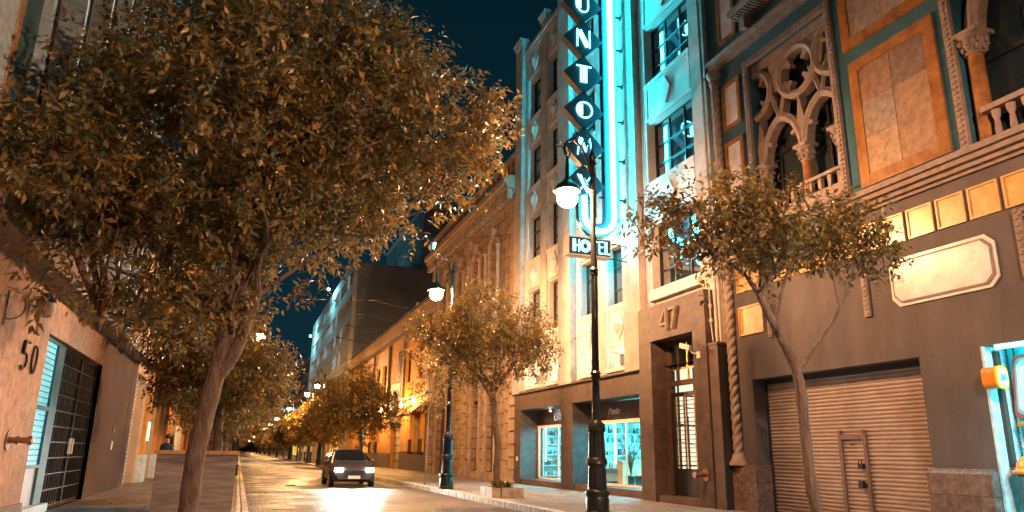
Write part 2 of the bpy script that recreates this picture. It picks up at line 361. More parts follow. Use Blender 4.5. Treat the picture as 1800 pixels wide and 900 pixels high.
def arch_fill(mb, y0, y1, zt, fn, d0, d1):   # fills the two upper corners of a rectangular hole y0..y1 whose top is zt so a round arch is left
    r = (y1-y0)/2; c = (y0+y1)/2; zs = zt-r
    for s_ in (1, -1):
        a = arc(c, zs, r, PI/2, 0 if s_ == 1 else PI, 8)
        poly = [(c+s_*r, zt)]+a
        n = len(a)
        for i in range(n-1):
            mb.prism([(c+s_*r, zt), a[i], a[i+1]], fn, d0, d1)
    return mb
def window(parent, y0, y1, z0, z1, fn=FR, d=-.22, fr='winframe', gl='glass', back='curtain', cols=2, rows=(.62,), fw=.06, room=.5, name='window'):
    mb = MB()
    fb(mb, y0, y0+fw, z0, z1, d-.05, d+.04, fn); fb(mb, y1-fw, y1, z0, z1, d-.05, d+.04, fn)
    fb(mb, y0+fw, y1-fw, z0, z0+fw, d-.05, d+.04, fn); fb(mb, y0+fw, y1-fw, z1-fw, z1, d-.05, d+.04, fn)
    for i in range(1, cols):
        y = y0+(y1-y0)*i/cols; fb(mb, y-fw*.4, y+fw*.4, z0+fw, z1-fw, d-.04, d+.03, fn)
    for r in rows:
        z = z0+(z1-z0)*r; fb(mb, y0+fw, y1-fw, z-fw*.4, z+fw*.4, d-.045, d+.035, fn)
    w_ = mb.build(name, M[fr], parent)
    g = MB(); g.add([fn(y0, z0, d-.01), fn(y1, z0, d-.01), fn(y1, z1, d-.01), fn(y0, z1, d-.01)], [(0, 1, 2, 3)]); 
    if gl: g.build('pane', M[gl], w_)
    if back:
        b = MB(); n = max(6, int((y1-y0)/.09)); v = []
        for i in range(n+1):
            y = y0+(y1-y0)*i/n; dd = d-.16-.03*math.sin(i*2.1)-.02*math.sin(i*.9); v += [fn(y, z0, dd), fn(y, z1, dd)]
        b.add(v, [(2*i, 2*i+2, 2*i+3, 2*i+1) for i in range(n)]); b.build('curtain', M[back], w_)
    return w_
def strokes(mb, lines, fn, r, n=8):
    for ln in lines: mb.tube([fn(*p) for p in ln], r, n)
    return mb

# ------------------------------------------------------------------ ground
g = MB(); g.add([(-400, -60, -.02), (400, -60, -.02), (400, 1500, -.02), (-400, 1500, -.02)], [(0, 1, 2, 3)]); struct(g.build('ground', M['darkbld']))
g = MB(); n = 60
g.add([(.3, -40, 0), (6.9, -40, 0), (6.9, 1200, 0), (.3, 1200, 0)], [(0, 1, 2, 3)]); struct(g.build('street', M['cobble']))
g = MB(); g.box(-3.7, .10, -40, 1200, -.01, .14); struct(g.build('pavement', M['slab']))
g = MB(); g.box(7.12, 13.2, -40, 1200, -.01, .14); struct(g.build('pavement', M['slab']))
g = MB(); g.box(.10, .34, -40, 1200, -.01, .15); struct(g.build('kerb', M['kerb']))
g = MB(); g.box(6.88, 7.12, -40, 1200, -.01, .15); struct(g.build('kerb', M['kerbwhite']))

# ------------------------------------------------------------------ street lamps
def street_lamp(x, y, label, energy=LAMP, side=-1, col=LAMP_COL, glow='lampglow', detail=True, group='street lamps', lightr=.13, lift=.04):
    t = thing('street_lamp', label, 'street lamp', (x, y, .14), group)
    mb = MB(); mb.lathe([(.27, 0), (.27, .10), (.245, .13), (.25, .34), (.235, .40), (.265, .46), (.255, .52), (.20, .56), (.185, 1.02), (.235, 1.08), (.225, 1.16), (.19, 1.2), (.165, 1.72), (.205, 1.78), (.19, 1.9), (.11, 1.98), (.10, 2.0)], (x, y, .14), 24)
    if detail:
        fl = mb
        for k in range(12):
            a = 2*PI*k/12
            fl.tube([(x+.188*math.cos(a), y+.188*math.sin(a), .74), (x+.176*math.cos(a), y+.176*math.sin(a), 1.14)], .018, 6)
            fl.tube([(x+.177*math.cos(a), y+.177*math.sin(a), 1.38), (x+.158*math.cos(a), y+.158*math.sin(a), 1.84)], .016, 6)
    mb.build('base', M['iron'], t, smooth=True)
    mb = MB(); mb.lathe([(.092, 2.0), (.082, 3.2), (.072, 5.4), (.058, 7.7), (.05, 8.0)], (x, y, .14), 16); mb.build('pole', M['iron'], t, smooth=True)
    for z, r in ((2.98, .115), (5.35, .10), (7.3, .085)):
        mb = MB(); mb.lathe([(.06, z-.12), (r, z-.07), (r*.85, z), (r*1.15, z+.04), (r*.7, z+.1), (.06, z+.14)], (x, y, .14), 16); mb.build('collar', M['iron'], t, smooth=True)
    # finial and scrolled bracket
    mb = MB(); mb.lathe([(.05, 7.95), (.11, 8.02), (.07, 8.1), (.10, 8.2), (.04, 8.32), (.01, 8.5)], (x, y, .14), 12); mb.build('finial', M['iron'], t, smooth=True)
    s_ = side; mb = MB()
    P = lambda a, b: (x+s_*a, y, .14+b)
    mb.tube([P(0, 7.6), P(.12, 8.1), P(.28, 8.42), P(.48, 8.58), P(.66, 8.5), P(.74, 8.32), P(.70, 8.15)], [.035]*7, 8)
    mb.tube([P(.70, 8.15), P(.62, 8.1), P(.58, 8.2), P(.64, 8.27)], .022, 8)
    mb.tube([P(.48, 8.58), P(.5, 8.72), P(.42, 8.8), P(.36, 8.72), P(.42, 8.66)], .02, 8)
    mb.tube([P(.7, 8.4), P(.84, 8.5), P(.92, 8.4), P(.85, 8.32), P(.8, 8.38)], .02, 8)
    mb.tube([P(0, 7.3), P(.18, 7.5), P(.3, 7.8), P(.22, 7.98), P(.12, 7.9)], .02, 8)
    mb.tube([P(.28, 8.42), P(.22, 8.6), P(.1, 8.62), P(.1, 8.5)], .02, 8)
    mb.build('bracket_arm', M['iron'], t, smooth=True)
    hx = x+s_*.66
    mb = MB(); mb.lathe([(.03, 1.0), (.045, .8), (.05, .45), (.12, .36), (.27, .24), (.34, .12), (.32, .1)], (hx, y, 7.26), 18)
    head = mb.build('lamp_head', M['iron'], t, smooth=True)
    mb = MB(); mb.ball((hx, y, 7.20), .25, 18, 12, .9); mb.build('globe', M[glow], head, smooth=True)
    if energy: point('lamp_light', (hx, y, 7.2+lift), energy, col, lightr, t)
    return t
street_lamp(7.32, 14.81, 'tall black cast iron street lamp glowing in front of the neon hotel sign')
street_lamp(7.15, 26.6, 'black street lamp with a cyan lit base beside the tree in a low planter box', LAMP*1.7)
street_lamp(7.2, .8, 'assumed black street lamp out of view on the near right pavement, lighting the shuttered garage', ASSUMED_LAMP, col=(1, .58, .36), lightr=.1, lift=.15)  # assumed lamp outside the view, added to light garage and left wall
street_lamp(-.15, 41, 'lit street lamp on the left pavement seen through the fork of the big tree', LAMP*.7, 1, (1, .45, .12), 'lampfar2')
street_lamp(7.0, 71, 'white glowing street lamp before the grid fronted office block', LAMP*1.3, -1, LAMP_COL, 'lampglow', False)
street_lamp(7.0, 82, 'yellow glowing street lamp just left of the white one by the office block', LAMP*1.3, -1, (1, .45, .12), 'lampfar2', False)
l0 = street_lamp(7.0, 112, 'far street lamp, one of a row shrinking towards the end of the street', 2500, -1, (1, .45, .12), 'lampfar', False, 'far row of street lamps')
ORD = ['second', 'third', 'fourth', 'fifth', 'sixth', 'seventh', 'eighth', 'ninth', 'tenth', 'eleventh', 'twelfth']
l0['label'] = 'nearest of the small amber street lamps in the far receding row'
for i, (x, y) in enumerate([(7.0, 150), (-.15, 95), (7.0, 185), (7.0, 220), (-.15, 150), (7.0, 260), (7.0, 310), (-.15, 215), (7.0, 370), (7.0, 440), (7.0, 520)]):
    c = at_copy(l0, (x, y, .14), ORD[i]+' of the small amber street lamps in the far receding row')

# ------------------------------------------------------------------ the palace with tracery (dark stucco)
ven = thing('palace_building', 'dark stucco palace with Gothic tracery windows, marble panels and a garage at street level', 'building', (XR, 10, 0))
GY0, GY1, GZ = 10.32, 15.2, 3.26
TW = (11.62, 14.45, 6.95, 11.5)     # tracery window
RW = (4.6, 8.62, 6.62, 11.3)        # right arched window
SH = (3.5, 9.08, .14, 3.3)          # shop opening
UW = (13.2, 14.7, 13.2, 16.4); 
mb = MB(); wall(mb, 2.0, 16.2, 0, 6.4, [(GY0, GY1, .14, GZ), SH], t=.55); mb.build('wall', M['venwall'], ven)
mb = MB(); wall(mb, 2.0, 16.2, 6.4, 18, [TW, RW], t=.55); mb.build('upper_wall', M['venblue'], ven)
# cornices
def cornice(mb, y0, y1, z, steps, fn=FR):
    for i, (h0, h1, d) in enumerate(steps): fb(mb, y0, y1, z+h0, z+h1, -.002, d, fn)
mb = MB(); cornice(mb, 2.0, 16.05, 6.35, [(0, .07, .07), (.07, .16, .16), (.16, .26, .26), (.26, .34, .34), (.34, .42, .24)]); mb.build('cornice', M['venstone'], ven)
mb = MB(); cornice(mb, 2.0, 16.05, 12.08, [(0, .07, .06), (.07, .2, .12), (.2, .3, .22), (.3, .38, .14)]); mb.build('cornice', M['venstone'], ven)
# marble panels
def panel(y0, y1, z0, z1, mi, mf, fw=.13, d=.05, nm='marble_panel', label=None):
    f = MB()
    fb(f, y0, y0+fw, z0, z1, 0.002, d); fb(f, y1-fw, y1, z0, z1, .002, d); fb(f, y0+fw, y1-fw, z0, z0+fw, .002, d); fb(f, y0+fw, y1-fw, z1-fw, z1, .002, d)
    fr_ = f.build(nm, mf, ven)
    if label: fr_['label'] = label
    b = MB(); fb(b, y0+fw, y1-fw, z0+fw, z1-fw, .002, d-.025); b.build('inlay', mi, fr_)
    return fr_
def bigpanel(y0, y1, z0, z1, nr, label, seq):
    fw = .24; fr_ = panel(y0, y1, z0, z1, M['travertine'][0], M['redmarble'], fw, .06, 'marble_panel', label)
    k = 0
    for j in range(nr):
        for i in range(2):
            a = y0+fw+(y1-y0-2*fw)*i/2; b = y0+fw+(y1-y0-2*fw)*(i+1)/2
            c = z0+fw+(z1-z0-2*fw)*j/nr; e = z0+fw+(z1-z0-2*fw)*(j+1)/nr
            q = MB(); fb(q, a+.008, b-.008, c+.008, e-.008, .03, .045); q.build('travertine_block', M['travertine'][seq[k % len(seq)]], fr_); k += 1
bigpanel(9.0, 11.12, 6.88, 9.78, 3, 'large travertine panel framed in amber marble', [3, 4, 3, 2, 1, 0])
bigpanel(9.0, 11.22, 10.12, 13.0-.95, 1, 'upper mottled panel framed in amber marble', [2, 2])
bigpanel(9.0, 11.22, 12.65, 15.2, 2, None, [1, 2, 0])
for z0, z1 in ((10.1, 11.48), (7.9, 9.73), (12.75, 15.1)): panel(14.84, 15.62, z0, z1, M['whitemarble'], M['redmarble'], .12)
panel(14.6, 15.55, 4.38, 5.12, M['yelmarble'], M['yelmarble'], .05, .04)
panel(14.6, 15.55, 5.5, 6.15, M['yelmarble'], M['yelmarble'], .05, .04)
y = 13.9
for k in range(12):
    a = 14.1-k*.655*1.0; panel(a-.57, a, 5.52, 6.1, M['yelmarble'], M['yelmarble'], .035, .035, 'marble_tile')
# white octagonal plaque
def plaque(y0, y1, z0, z1, c, d0, d1, m, parent, nm):
    q = MB(); q.prism([(y0+c, z0), (y1-c, z0), (y1, z0+c), (y1, z1-c), (y1-c, z1), (y0+c, z1), (y0, z1-c), (y0, z0+c)], FR, d0, d1); return q.build(nm, m, parent)
pq = plaque(8.5, 10.72, 4.26, 5.2, .16, .002, .03, M['whitemarble'], ven, 'marble_plaque'); pq['label'] = 'pale veined marble plaque with cut corners'
plaque(8.56, 10.66, 4.32, 5.14, .15, .03, .05, M['venstone'], pq, 'moulding'); plaque(8.6, 10.62, 4.36, 5.1, .14, .05, .056, M['whitemarble'], pq, 'inlay')
# small dentil strips and the small window on the right
for yy in (11.36, 14.35):
    q = MB(); fb(q, yy-.07, yy+.07, 4.2, 5.0, .002, .06)
    for k in range(8): fb(q, yy-.04, yy+.04, 4.24+k*.095, 4.29+k*.095, .06, .08)
    q.build('pilaster_strip', M['venstone'], ven)
def dentil_frame(y0, y1, z0, z1, fw, nm, st=.12, d=.07, extra=.03):
    q = MB(); fb(q, y0-fw, y0, z0-fw, z1+fw, .002, d); fb(q, y1, y1+fw, z0-fw, z1+fw, .002, d); fb(q, y0, y1, z0-fw, z0, .002, d); fb(q, y0, y1, z1, z1+fw, .002, d)
    k = 0; z = z0-fw
    while z < z1+fw-.03:
        for yy in (y0-fw*.55, y1+fw*.55): fb(q, yy-.03, yy+.03, z, z+st*.5, d, d+extra)
        z += st
    yy = y0
    while yy < y1:
        for z in (z0-fw*.5, z1+fw*.5): fb(q, yy, yy+st*.5, z-.03, z+.03, d, d+extra)
        yy += st
    return q.build(nm, M['venstone'], ven)
wf = dentil_frame(6.6, 7.95, 4.45, 5.3, .14, 'window_frame')
q = MB(); fb(q, 6.6, 7.95, 4.45, 5.3, .002, .02); q.build('pane', M['dwin'], wf)
# tracery window
y0, y1, z0, z1 = TW
dentil_frame(y0, y1, z0, z1, .16, 'window_frame', .11, .09)
tr = MB(); sp = 8.55; pitch = 1.44; cols_y = [14.29, 12.85, 11.41]; D0, D1 = -.34, -.06
def ptarch(ya, yb, zs, h):  # pointed arch, returns the two rib point lists from springings to the apex
    c = (ya+yb)/2; L = []
    for s_, yy in ((1, ya), (-1, yb)):
        pts = []
        for i in range(15):
            t_ = i/14; a = t_*PI/2
            pts.append((yy+(c-yy)*(1-math.cos(a))**1.0, zs+h*math.sin(a)*.86+h*.14*t_))
        L.append(pts)
    return L
def clipy(pts): return [p for p in pts if y0-.02 < p[0] < y1+.02]
for a, b in ((12.85, 14.29), (11.41, 12.85)):
    for pts in ptarch(a+.04, b-.04, sp+.05, 1.05):
        pts = clipy(pts)
        if len(pts) > 2: tr.rib(pts, FR, .21, D0, D1)
circ = (12.85, 10.62, .62)
def ring(cy, cz, r, a0=0, a1=2*PI, w_=.2, n=36):
    p = clipy(arc(cy, cz, r, a0, a1, n)); 
    if len(p) > 2: tr.rib(p, FR, w_, D0, D1+.015)
ring(*circ); 
ring(14.45, 10.62, .62, PI/2+.02, PI*1.5-.02); ring(11.62, 10.62, .62, -PI/2+.02, PI/2-.02)
def cusp(cy, cz, r, a, L_=.24, w_=.16):
    ca, sa = math.cos(a), math.sin(a); P = lambda u, v: (cy+ca*u-sa*v, cz+sa*u+ca*v)
    poly = [P(r, -w_), P(r-L_*.5, -w_*.35), P(r-L_, -.045), P(r-L_*1.05, 0), P(r-L_, .045), P(r-L_*.5, w_*.35), P(r, w_)]
    tr.prism(poly, FR, D0+.06, D1-.05)
for k in range(4): cusp(12.85, 10.62, .56, PI/4+k*PI/2, .27, .2)
for a in (PI*.75, PI*1.25): cusp(14.45, 10.62, .56, a)
for a in (PI*.25, -PI*.25): cusp(11.62, 10.62, .56, a)
# ogee ribs from the arch points out to the circles, spandrel webs
for c in (13.57, 12.13):
    for s_ in (-1, 1):
        pts = clipy([(c+s_*(.02+.18*t_**1.3*1.6), 9.62+.75*t_+.12*t_*t_) for t_ in [i/8 for i in range(9)]]); tr.rib(pts, FR, .13, D0, D1-.02)
        cusp(c, 9.0, .62, (0 if s_ > 0 else PI)+s_*.2, .26, .17)
    tr.prism([(c-.1, 10.4), (c+.1, 10.4), (c+.3, 11.3), (c-.3, 11.3)], FR, D0, D1-.06)
for c in cols_y:
    if y0 < c < y1: tr.prism([(c-.14, sp), (c+.14, sp), (c+.16, sp+.55), (c, sp+1.45), (c-.16, sp+.55)], FR, D0+.02, D1-.04)
tb = MB(); fb(tb, y0, y1, 11.24, 11.5, D0, D1-.03); 
tr.v and tr.build('window_tracery', M['venstone'], ven, smooth=True); tb.build('lintel', M['venstone'], ven)
def column(cy, zb, zt, x, r, cap=.42, parent=None, nm='column'):
    q = MB(); q.lathe([(r*1.5, 0), (r*1.5, .05), (r*1.3, .1), (r*1.35, .14), (r*1.05, .18), (r, .25), (r*.9, zt-zb-cap)], (x, cy, zb), 18); c = q.build(nm, M['redmarble'], parent or ven, smooth=True)
    k = MB(); z = zt-cap
    k.lathe([(r*1.05, 0), (r*1.2, .03), (r*.95, .06), (r*1.15, .16), (r*1.5, .26), (r*1.35, .3), (r*1.8, .37)], (x, cy, z), 16)
    for i in range(8):
        a = i*PI/4
        for zz, rr in ((.12, 1.25), (.24, 1.55)):
            k.ball((x+math.cos(a+zz)*r*rr, cy+math.sin(a+zz)*r*rr, z+zz), r*.32, 6, 5, 1.4)
    k.box(x-r*1.7, x+r*1.7, cy-r*1.7, cy+r*1.7, z+.37, z+.45); k.build('capital', M['venstone'], c, smooth=True)
for cy in (14.29, 12.85, 11.75): column(cy, 6.95, 8.6, XR+.18, .12)
q = MB(); fb(q, 11.62, 14.45, 6.95, 7.25, -.3, .05)
for k in range(9): fb(q, 11.8+k*.3, 11.9+k*.3, 7.25, 7.6, -.2, -.1)
fb(q, 11.62, 14.45, 7.6, 7.68, -.24, -.04); q.build('balustrade', M['venstone'], ven)
q = MB(); fb(q, 11.62, 14.45, 6.95, 11.5, -.56, -.5); q.build('pane', M['dwin'], ven)
q = MB()
for yy in (12.3, 13.2, 14.0): fb(q, yy, yy+.05, 6.95, 10.0, -.5, -.44)
fb(q, 11.62, 14.45, 8.9, 8.96, -.5, -.43); q.build('window_bars', M['dkmetal'], ven)
# right arched window with balustrade
y0, y1, z0, z1 = RW
dentil_frame(y0, y1, z0, z1, .17, 'window_frame', .11, .09)
tr = MB(); cl = [8.42, 6.7, 4.98]
for a, b in ((6.7, 8.42), (4.98, 6.7)):
    for pts in ptarch(a+.04, b-.04, 8.95, 1.3): tr.rib(pts, FR, .26, D0, D1)
    for s_ in (-1, 1): cusp((a+b)/2, 9.5, .74, (0 if s_ > 0 else PI)+s_*.25, .3, .2)
tr.build('window_tracery', M['venstone'], ven, smooth=True)
for cy in cl: column(cy, 6.62, 9.0, XR+.16, .15)
q = MB(); fb(q, y0, 8.3, 7.32, 7.42, -.2, .12); fb(q, y0, 8.3, 6.62, 6.72, -.2, .1); q.build('balcony_rail', M['venstone'], ven)
for k in range(12):
    cy = 8.12-k*.27; q = MB(); q.lathe([(.07, 0), (.07, .04), (.045, .08), (.06, .2), (.05, .36), (.04, .42), (.07, .5), (.08, .6)], (XR+.02, cy, 6.72), 10); q.build('baluster', M['venstone'], ven, smooth=True)
q = MB(); fb(q, y0, y1, z0, z1, -.56, -.5); q.build('pane', M['dwin'], ven)
q = MB()
for yy in (5.3, 6.1, 6.9, 7.6): fb(q, yy, yy+.05, z0, z1, -.5, -.44)
fb(q, y0, y1, 8.5, 8.58, -.5, -.43); q.build('window_bars', M['dkmetal'], ven)
# balcony slab of the floor above
q = MB(); fb(q, 12.4, 14.5, 12.9, 13.05, -.002, .55); 
for k in range(18): fb(q, 12.45+k*.115, 12.5+k*.115, 12.83, 12.9, 0, .5)
for yy in (12.7, 14.2): q.prism([(0, 0)]+[(.0, -.0)] if False else [(yy-.1, 12.45), (yy+.1, 12.45), (yy+.1, 12.83), (yy-.1, 12.83)], FR, -.002, .32)
q.build('balcony', M['venstone'], ven)
# garage: shutter with wicket door
sh = MB(); v = []; zz = .14; N = 0
D = -.42
while zz < 3.26:
    for dz, dd in ((0, 0), (.018, .028), (.045, .034), (.062, .0)):
        v += [FR(GY0, zz+dz, D+dd), FR(GY1, zz+dz, D+dd)]; N += 1
    zz += .082
sh.add(v, [(2*i, 2*i+1, 2*i+3, 2*i+2) for i in range(N-1)])
gar = sh.build('garage_shutter', M['shutter'], ven)
q = MB()
for a, b, c, e in ((12.16, 12.24, .14, 1.92), (12.84, 12.92, .14, 1.92), (12.24, 12.84, 1.80, 1.9)): fb(q, a, b, c, e, D+.03, D+.075)
fb(q, 12.18, 12.26, 1.92, 1.99, D+.03, D+.1); fb(q, 12.82, 12.9, 1.92, 1.99, D+.03, D+.1)
wk = q.build('wicket_door', mat('worn_grey_frame_paint', (.13, .085, .075), .6, .4, 8, .2), gar)
q = MB(); fb(q, 12.27, 12.4, 1.2, 1.3, D+.04, D+.12); q.tube([FR(12.3, 1.3, D+.1), FR(12.3, 1.38, D+.11), FR(12.38, 1.38, D+.11), FR(12.38, 1.3, D+.1)], .012, 6)
fb(q, 12.22, 12.42, .86, .9, D+.05, D+.1); fb(q, 12.3, 12.42, .82, .96, D+.06, D+.13); fb(q, 12.5, 12.62, 1.68, 1.71, D+.036, D+.05); q.build('lock', M['dkmetal'], gar)
q = MB(); fb(q, GY0, GY1, .14, .17, -.5, -.38); fb(q, GY0, GY0+.05, .14, GZ, D-.02, D+.06); fb(q, GY1-.05, GY1, .14, GZ, D-.02, D+.06); fb(q, GY0+.05, GY1-.05, 3.14, 3.26, D-.02, D+.1); q.build('shutter_guide', M['dkmetal'], gar)
# stone plinths
def plinth(y0, y1, z, d=.17):
    q = MB(); q.prism([(0.14, -.3), (0.14, d), (z-.08, d), (z, d-.07), (z, -.3)], lambda a, b, k: (XR-b, k, a), y0, y1); return q.build('plinth', M['plinth'], ven)
plinth(9.09, 10.33, 1.26); plinth(15.1, 16.2, 1.22); 
# corner rope column
def rope(cy, x, z0, z1, r, parent, m, nm='rope_column'):
    q = MB(); n = 18; N = int((z1-z0)/.02); v = []
    for i in range(N+1):
        z = z0+(z1-z0)*i/N
        for k in range(n):
            a = 2*PI*k/n; rr = r*(.68+.46*abs(math.sin(1.5*a-z*13))**.7); v.append((x+rr*math.cos(a), cy+rr*math.sin(a), z))
    q.add(v, [(i*n+k, i*n+(k+1) % n, (i+1)*n+(k+1) % n, (i+1)*n+k) for i in range(N) for k in range(n)])
    o = q.build(nm, m, parent, smooth=True)
    b = MB(); b.lathe([(r*2.1, 0), (r*2.1, .06), (r*1.5, .16), (r*1.2, .3)], (x, cy, z0-.26), 16); b.build('column_base', m, o, smooth=True)
    b = MB(); b.lathe([(r*1.1, 0), (r*1.5, .08), (r*1.3, .16), (r*2, .34), (r*2, .4)], (x, cy, z1-.02), 16); b.build('column_capital', m, o, smooth=True)
rope(15.82, XR-.09, 1.46, 11.6, .115, ven, M['venstone'])

# ------------------------------------------------------------------ shop at the right edge, turquoise inside
cs = thing('shop_interior', 'turquoise lit shop room opening at the far right of the palace', 'shop', (XR+1.5, 6.3, .14))
q = MB(); q.box(XR+.03, XR+3.2, 3.5, 9.4, .145, .155); q.build('floor_tiles', M['cyanshelf'], cs)
q = MB(); q.box(XR+3.2, XR+3.3, 3.3, 9.5, .14, 3.4); q.box(XR+.56, XR+3.2, 9.32, 9.42, .14, 3.4); q.box(XR+.56, XR+3.2, 3.2, 3.3, .14, 3.4); q.build('wall', M['cyanwall'], cs)
q = MB(); q.box(XR+.56, XR+3.3, 3.2, 9.5, 3.4, 3.5); q.build('ceiling', M['cyanshelf'], cs)
q = MB(); q.box(XR+.9, XR+.98, 4, 8.8, 3.3, 3.36); q.box(XR+2.2, XR+2.28, 4, 8.8, 3.3, 3.36); q.build('light_tube', M['cyantube'], cs)
area('shop_light', (XR+.10, 6.9, 3.2), 460, (.08, .8, 1), .3, 4, (.75, .1, -.65), cs)
q = MB(); q.box(XR+.05, XR+.12, 4.9, 8.85, 3.23, 3.29); q.build('light_tube', M['cyantube'], cs)
q = MB(); fb(q, 9.03, 9.075, .14, 3.295, -.54, -.003)
q.build('door_jamb', M['bluegrey'], cs)
q = MB(); fb(q, 8.96, 9.03, 1.3, 3.22, -.3, -.2); q.build('post', M['brownwall'], cs)
# projecting light box
t = thing('light_box_sign', 'rounded yellow light box sign with orange sides on the shop jamb', 'sign', (XR-.05, 8.7, 2.5))
q = MB()
def rrect(cx, cy, w_, h_, r, n=5):
    p = []
    for (sx_, sy_, a0) in ((1, 1, 0), (-1, 1, PI/2), (-1, -1, PI), (1, -1, 1.5*PI)):
        for i in range(n+1): a = a0+PI/2*i/n; p.append((cx+sx_*(w_/2-r)+r*math.cos(a), cy+sy_*(h_/2-r)+r*math.sin(a)))
    return p
FY = lambda a, b, d: (a, d, b)
q.prism(rrect(XR-.07, 2.74, .25, .36, .1), FY, 8.74, 8.98); q.build('case', M['orangeplastic'], t)
q = MB(); q.prism(rrect(XR-.07, 2.74, .27, .38, .1), FY, 8.70, 8.74); q.build('rim', M['yellowplastic'], t)
q = MB(); q.prism(rrect(XR-.07, 2.74, .18, .28, .07), FY, 8.685, 8.70); q.build('face', emis('light_box_face', (.75, .95, 1), 1.1), t)
q = MB(); q.prism([(XR-.14, 2.66), (XR-.02, 2.7), (XR-.0, 2.8), (XR-.06, 2.76), (XR-.12, 2.82)], FY, 8.68, 8.684); q.build('emblem', M['cyanwall'], t)
q = MB(); q.box(XR+.05, XR+.2, 8.82, 8.9, 2.68, 2.76); q.build('bracket', M['dkmetal'], t)
# hanging chain
for i, (yy, xx) in enumerate(((8.97, XR+.46), (8.84, XR+.47))):
    q = MB(); z = 3.3; k = 0
    while z > .9+i*.6:
        d_ = .016; 
        pts = [(xx+(d_*math.cos(a) if k % 2 else 0), yy+(0 if k % 2 else d_*math.cos(a)), z-.03+.03*math.sin(a)) for a in [2*PI*j/8 for j in range(9)]]
        q.tube(pts, .006, 5, False); z -= .045; k += 1
    tag(q.build('hanging_chain', M['dkmetal']), ('longer' if i == 0 else 'shorter')+' dark link chain hanging inside the turquoise shop door', 'chain')
q = MB(); q.box(XR+.54, XR+.558, 8.98, 9.2, 1.62, 2.26)
nt_ = q.build('paper_notice', M['signwhite']); tag(nt_, 'white paper notice with printed lines on the turquoise shop wall', 'notice')
q = MB()
q.tube([(XR+.538, 9.09+.06*math.cos(a), 2.12+.06*math.sin(a)) for a in [2*PI*j/16 for j in range(17)]], .008, 5, False)
for k in range(6): q.box(XR+.535, XR+.54, 9.0, 9.18-.03*(k % 3), 1.95-k*.05, 1.965-k*.05)
nt_['_org'] = tuple(nt_.location); q.build('printed_lines', M['black'], nt_)
q = MB(); q.box(XR+.56, XR+.62, 7.2, 9.32, .14, 3.3); 
tag(q.build('shop_partition', M['cyanwall']), 'turquoise painted partition behind the shop door opening', 'partition')
t = thing('framed_panel', 'tilted rounded panel with red and pink border inside the turquoise shop', 'sign', (XR+.45, 8.7, 2.2))
FP = lambda a, b, d: (XR+.5-d, a-.1*(b-2.6), b)
for (w_, h_, d0, d1, m_, nm) in ((.62, 1.3, 0, .05, 'redplastic', 'border'), (.5, 1.16, .05, .06, 'whitemarble', 'inner_border'), (.4, 1.04, .06, .07, 'signwhite', 'face')):
    q = MB(); q.prism(rrect(8.68, 2.62, w_*.8, h_*.8, .1), FP, d0, d1); q.build(nm, M[m_], t)
q = MB(); q.box(XR+.3, XR+.55, 8.4, 8.86, 1.96, 2.04); tag(q.build('shelf_board', M['orangeplastic'], bevel=.02), 'small orange shelf under the tilted panel in the turquoise shop', 'shelf')
t = thing('display_bowl', 'orange domed bowl on a dark stand at the shop entrance on the far right', 'display', (XR+.12, 8.72, .15))
q = MB(); q.lathe([(.25, .0), (.26, .04), (.2, .08), (.18, .18), (.12, .26), (.02, .3)], (XR+.2, 8.68, 1.2), 22); q.build('dome', M['orangeplastic'], t, smooth=True)
q = MB(); q.lathe([(.2, 0), (.18, .45), (.22, .9), (.2, 1.05)], (XR+.2, 8.68, .15), 18); q.build('stand', M['teal'], t, smooth=True)

# ------------------------------------------------------------------ the hotel
hot = thing('hotel_building', 'pale ribbed hotel with chevron spandrels and a dark granite ground floor', 'building', (XR, 24, 0))
HB = [(17.05, 19.65), (21.25, 22.78), (23.5, 25.02), (26.75, 28.27), (29.12, 30.65)]
rows = [6.42+3.55*k for k in range(4)]
holes = [(a, b, z, z+2.1) for (a, b) in HB for z in rows]+[(17.0, 19.3, 4.0, 4.8)]
smallw = [(a+.02, b-.02, 4.25, 4.86) for (a, b) in HB[1:]]
mb = MB(); wall(mb, 16.2, 32, 4.0, 21.2, holes+smallw, t=.4); mb.build('wall', M['hotel'], hot)
mb = MB(); mb.box(XR+.4, XR+14, 31.6, 32, 0, 21.2); mb.box(XR+.4, XR+14, 16.2, 16.6, 12.5, 21.2); mb.box(XR, XR+14, 16.2, 32, 21.2, 21.3); mb.build('side_wall', M['hotel'], hot)
# pilasters and flutes
mb = MB()
for a, b, d in ((16.21, 16.95, .12), (20.1, 21.2, .3), (22.85, 23.42, .1), (25.45, 26.62, .3), (28.34, 29.04, .1), (31.1, 32.0, .28)):
    mb = MB(); fb(mb, a, b, 4.0, 21.5, .002, d)
    for k, (h, e) in enumerate(((21.5, .05), (21.62, .1), (21.76, .16))): fb(mb, a-.04*k, b+.04*k, h, h+.12+(.02 if k == 2 else 0), -.1, d+e)
    mb.build('pilaster', M['hotelpil'], hot)
mb = MB()
for ys in ((19.72, 19.85, 19.98), (25.1, 25.22, 25.34), (30.73, 30.86, 30.98), (22.83, 23.44), (21.22,)):
    for k, y in enumerate(ys):
        mb = MB(); mb.tube([FR(y, 4.05, .03), FR(y, 21.4, .03)], .055, 8); mb.build('vertical_moulding', M['spandrel'], hot, smooth=True)
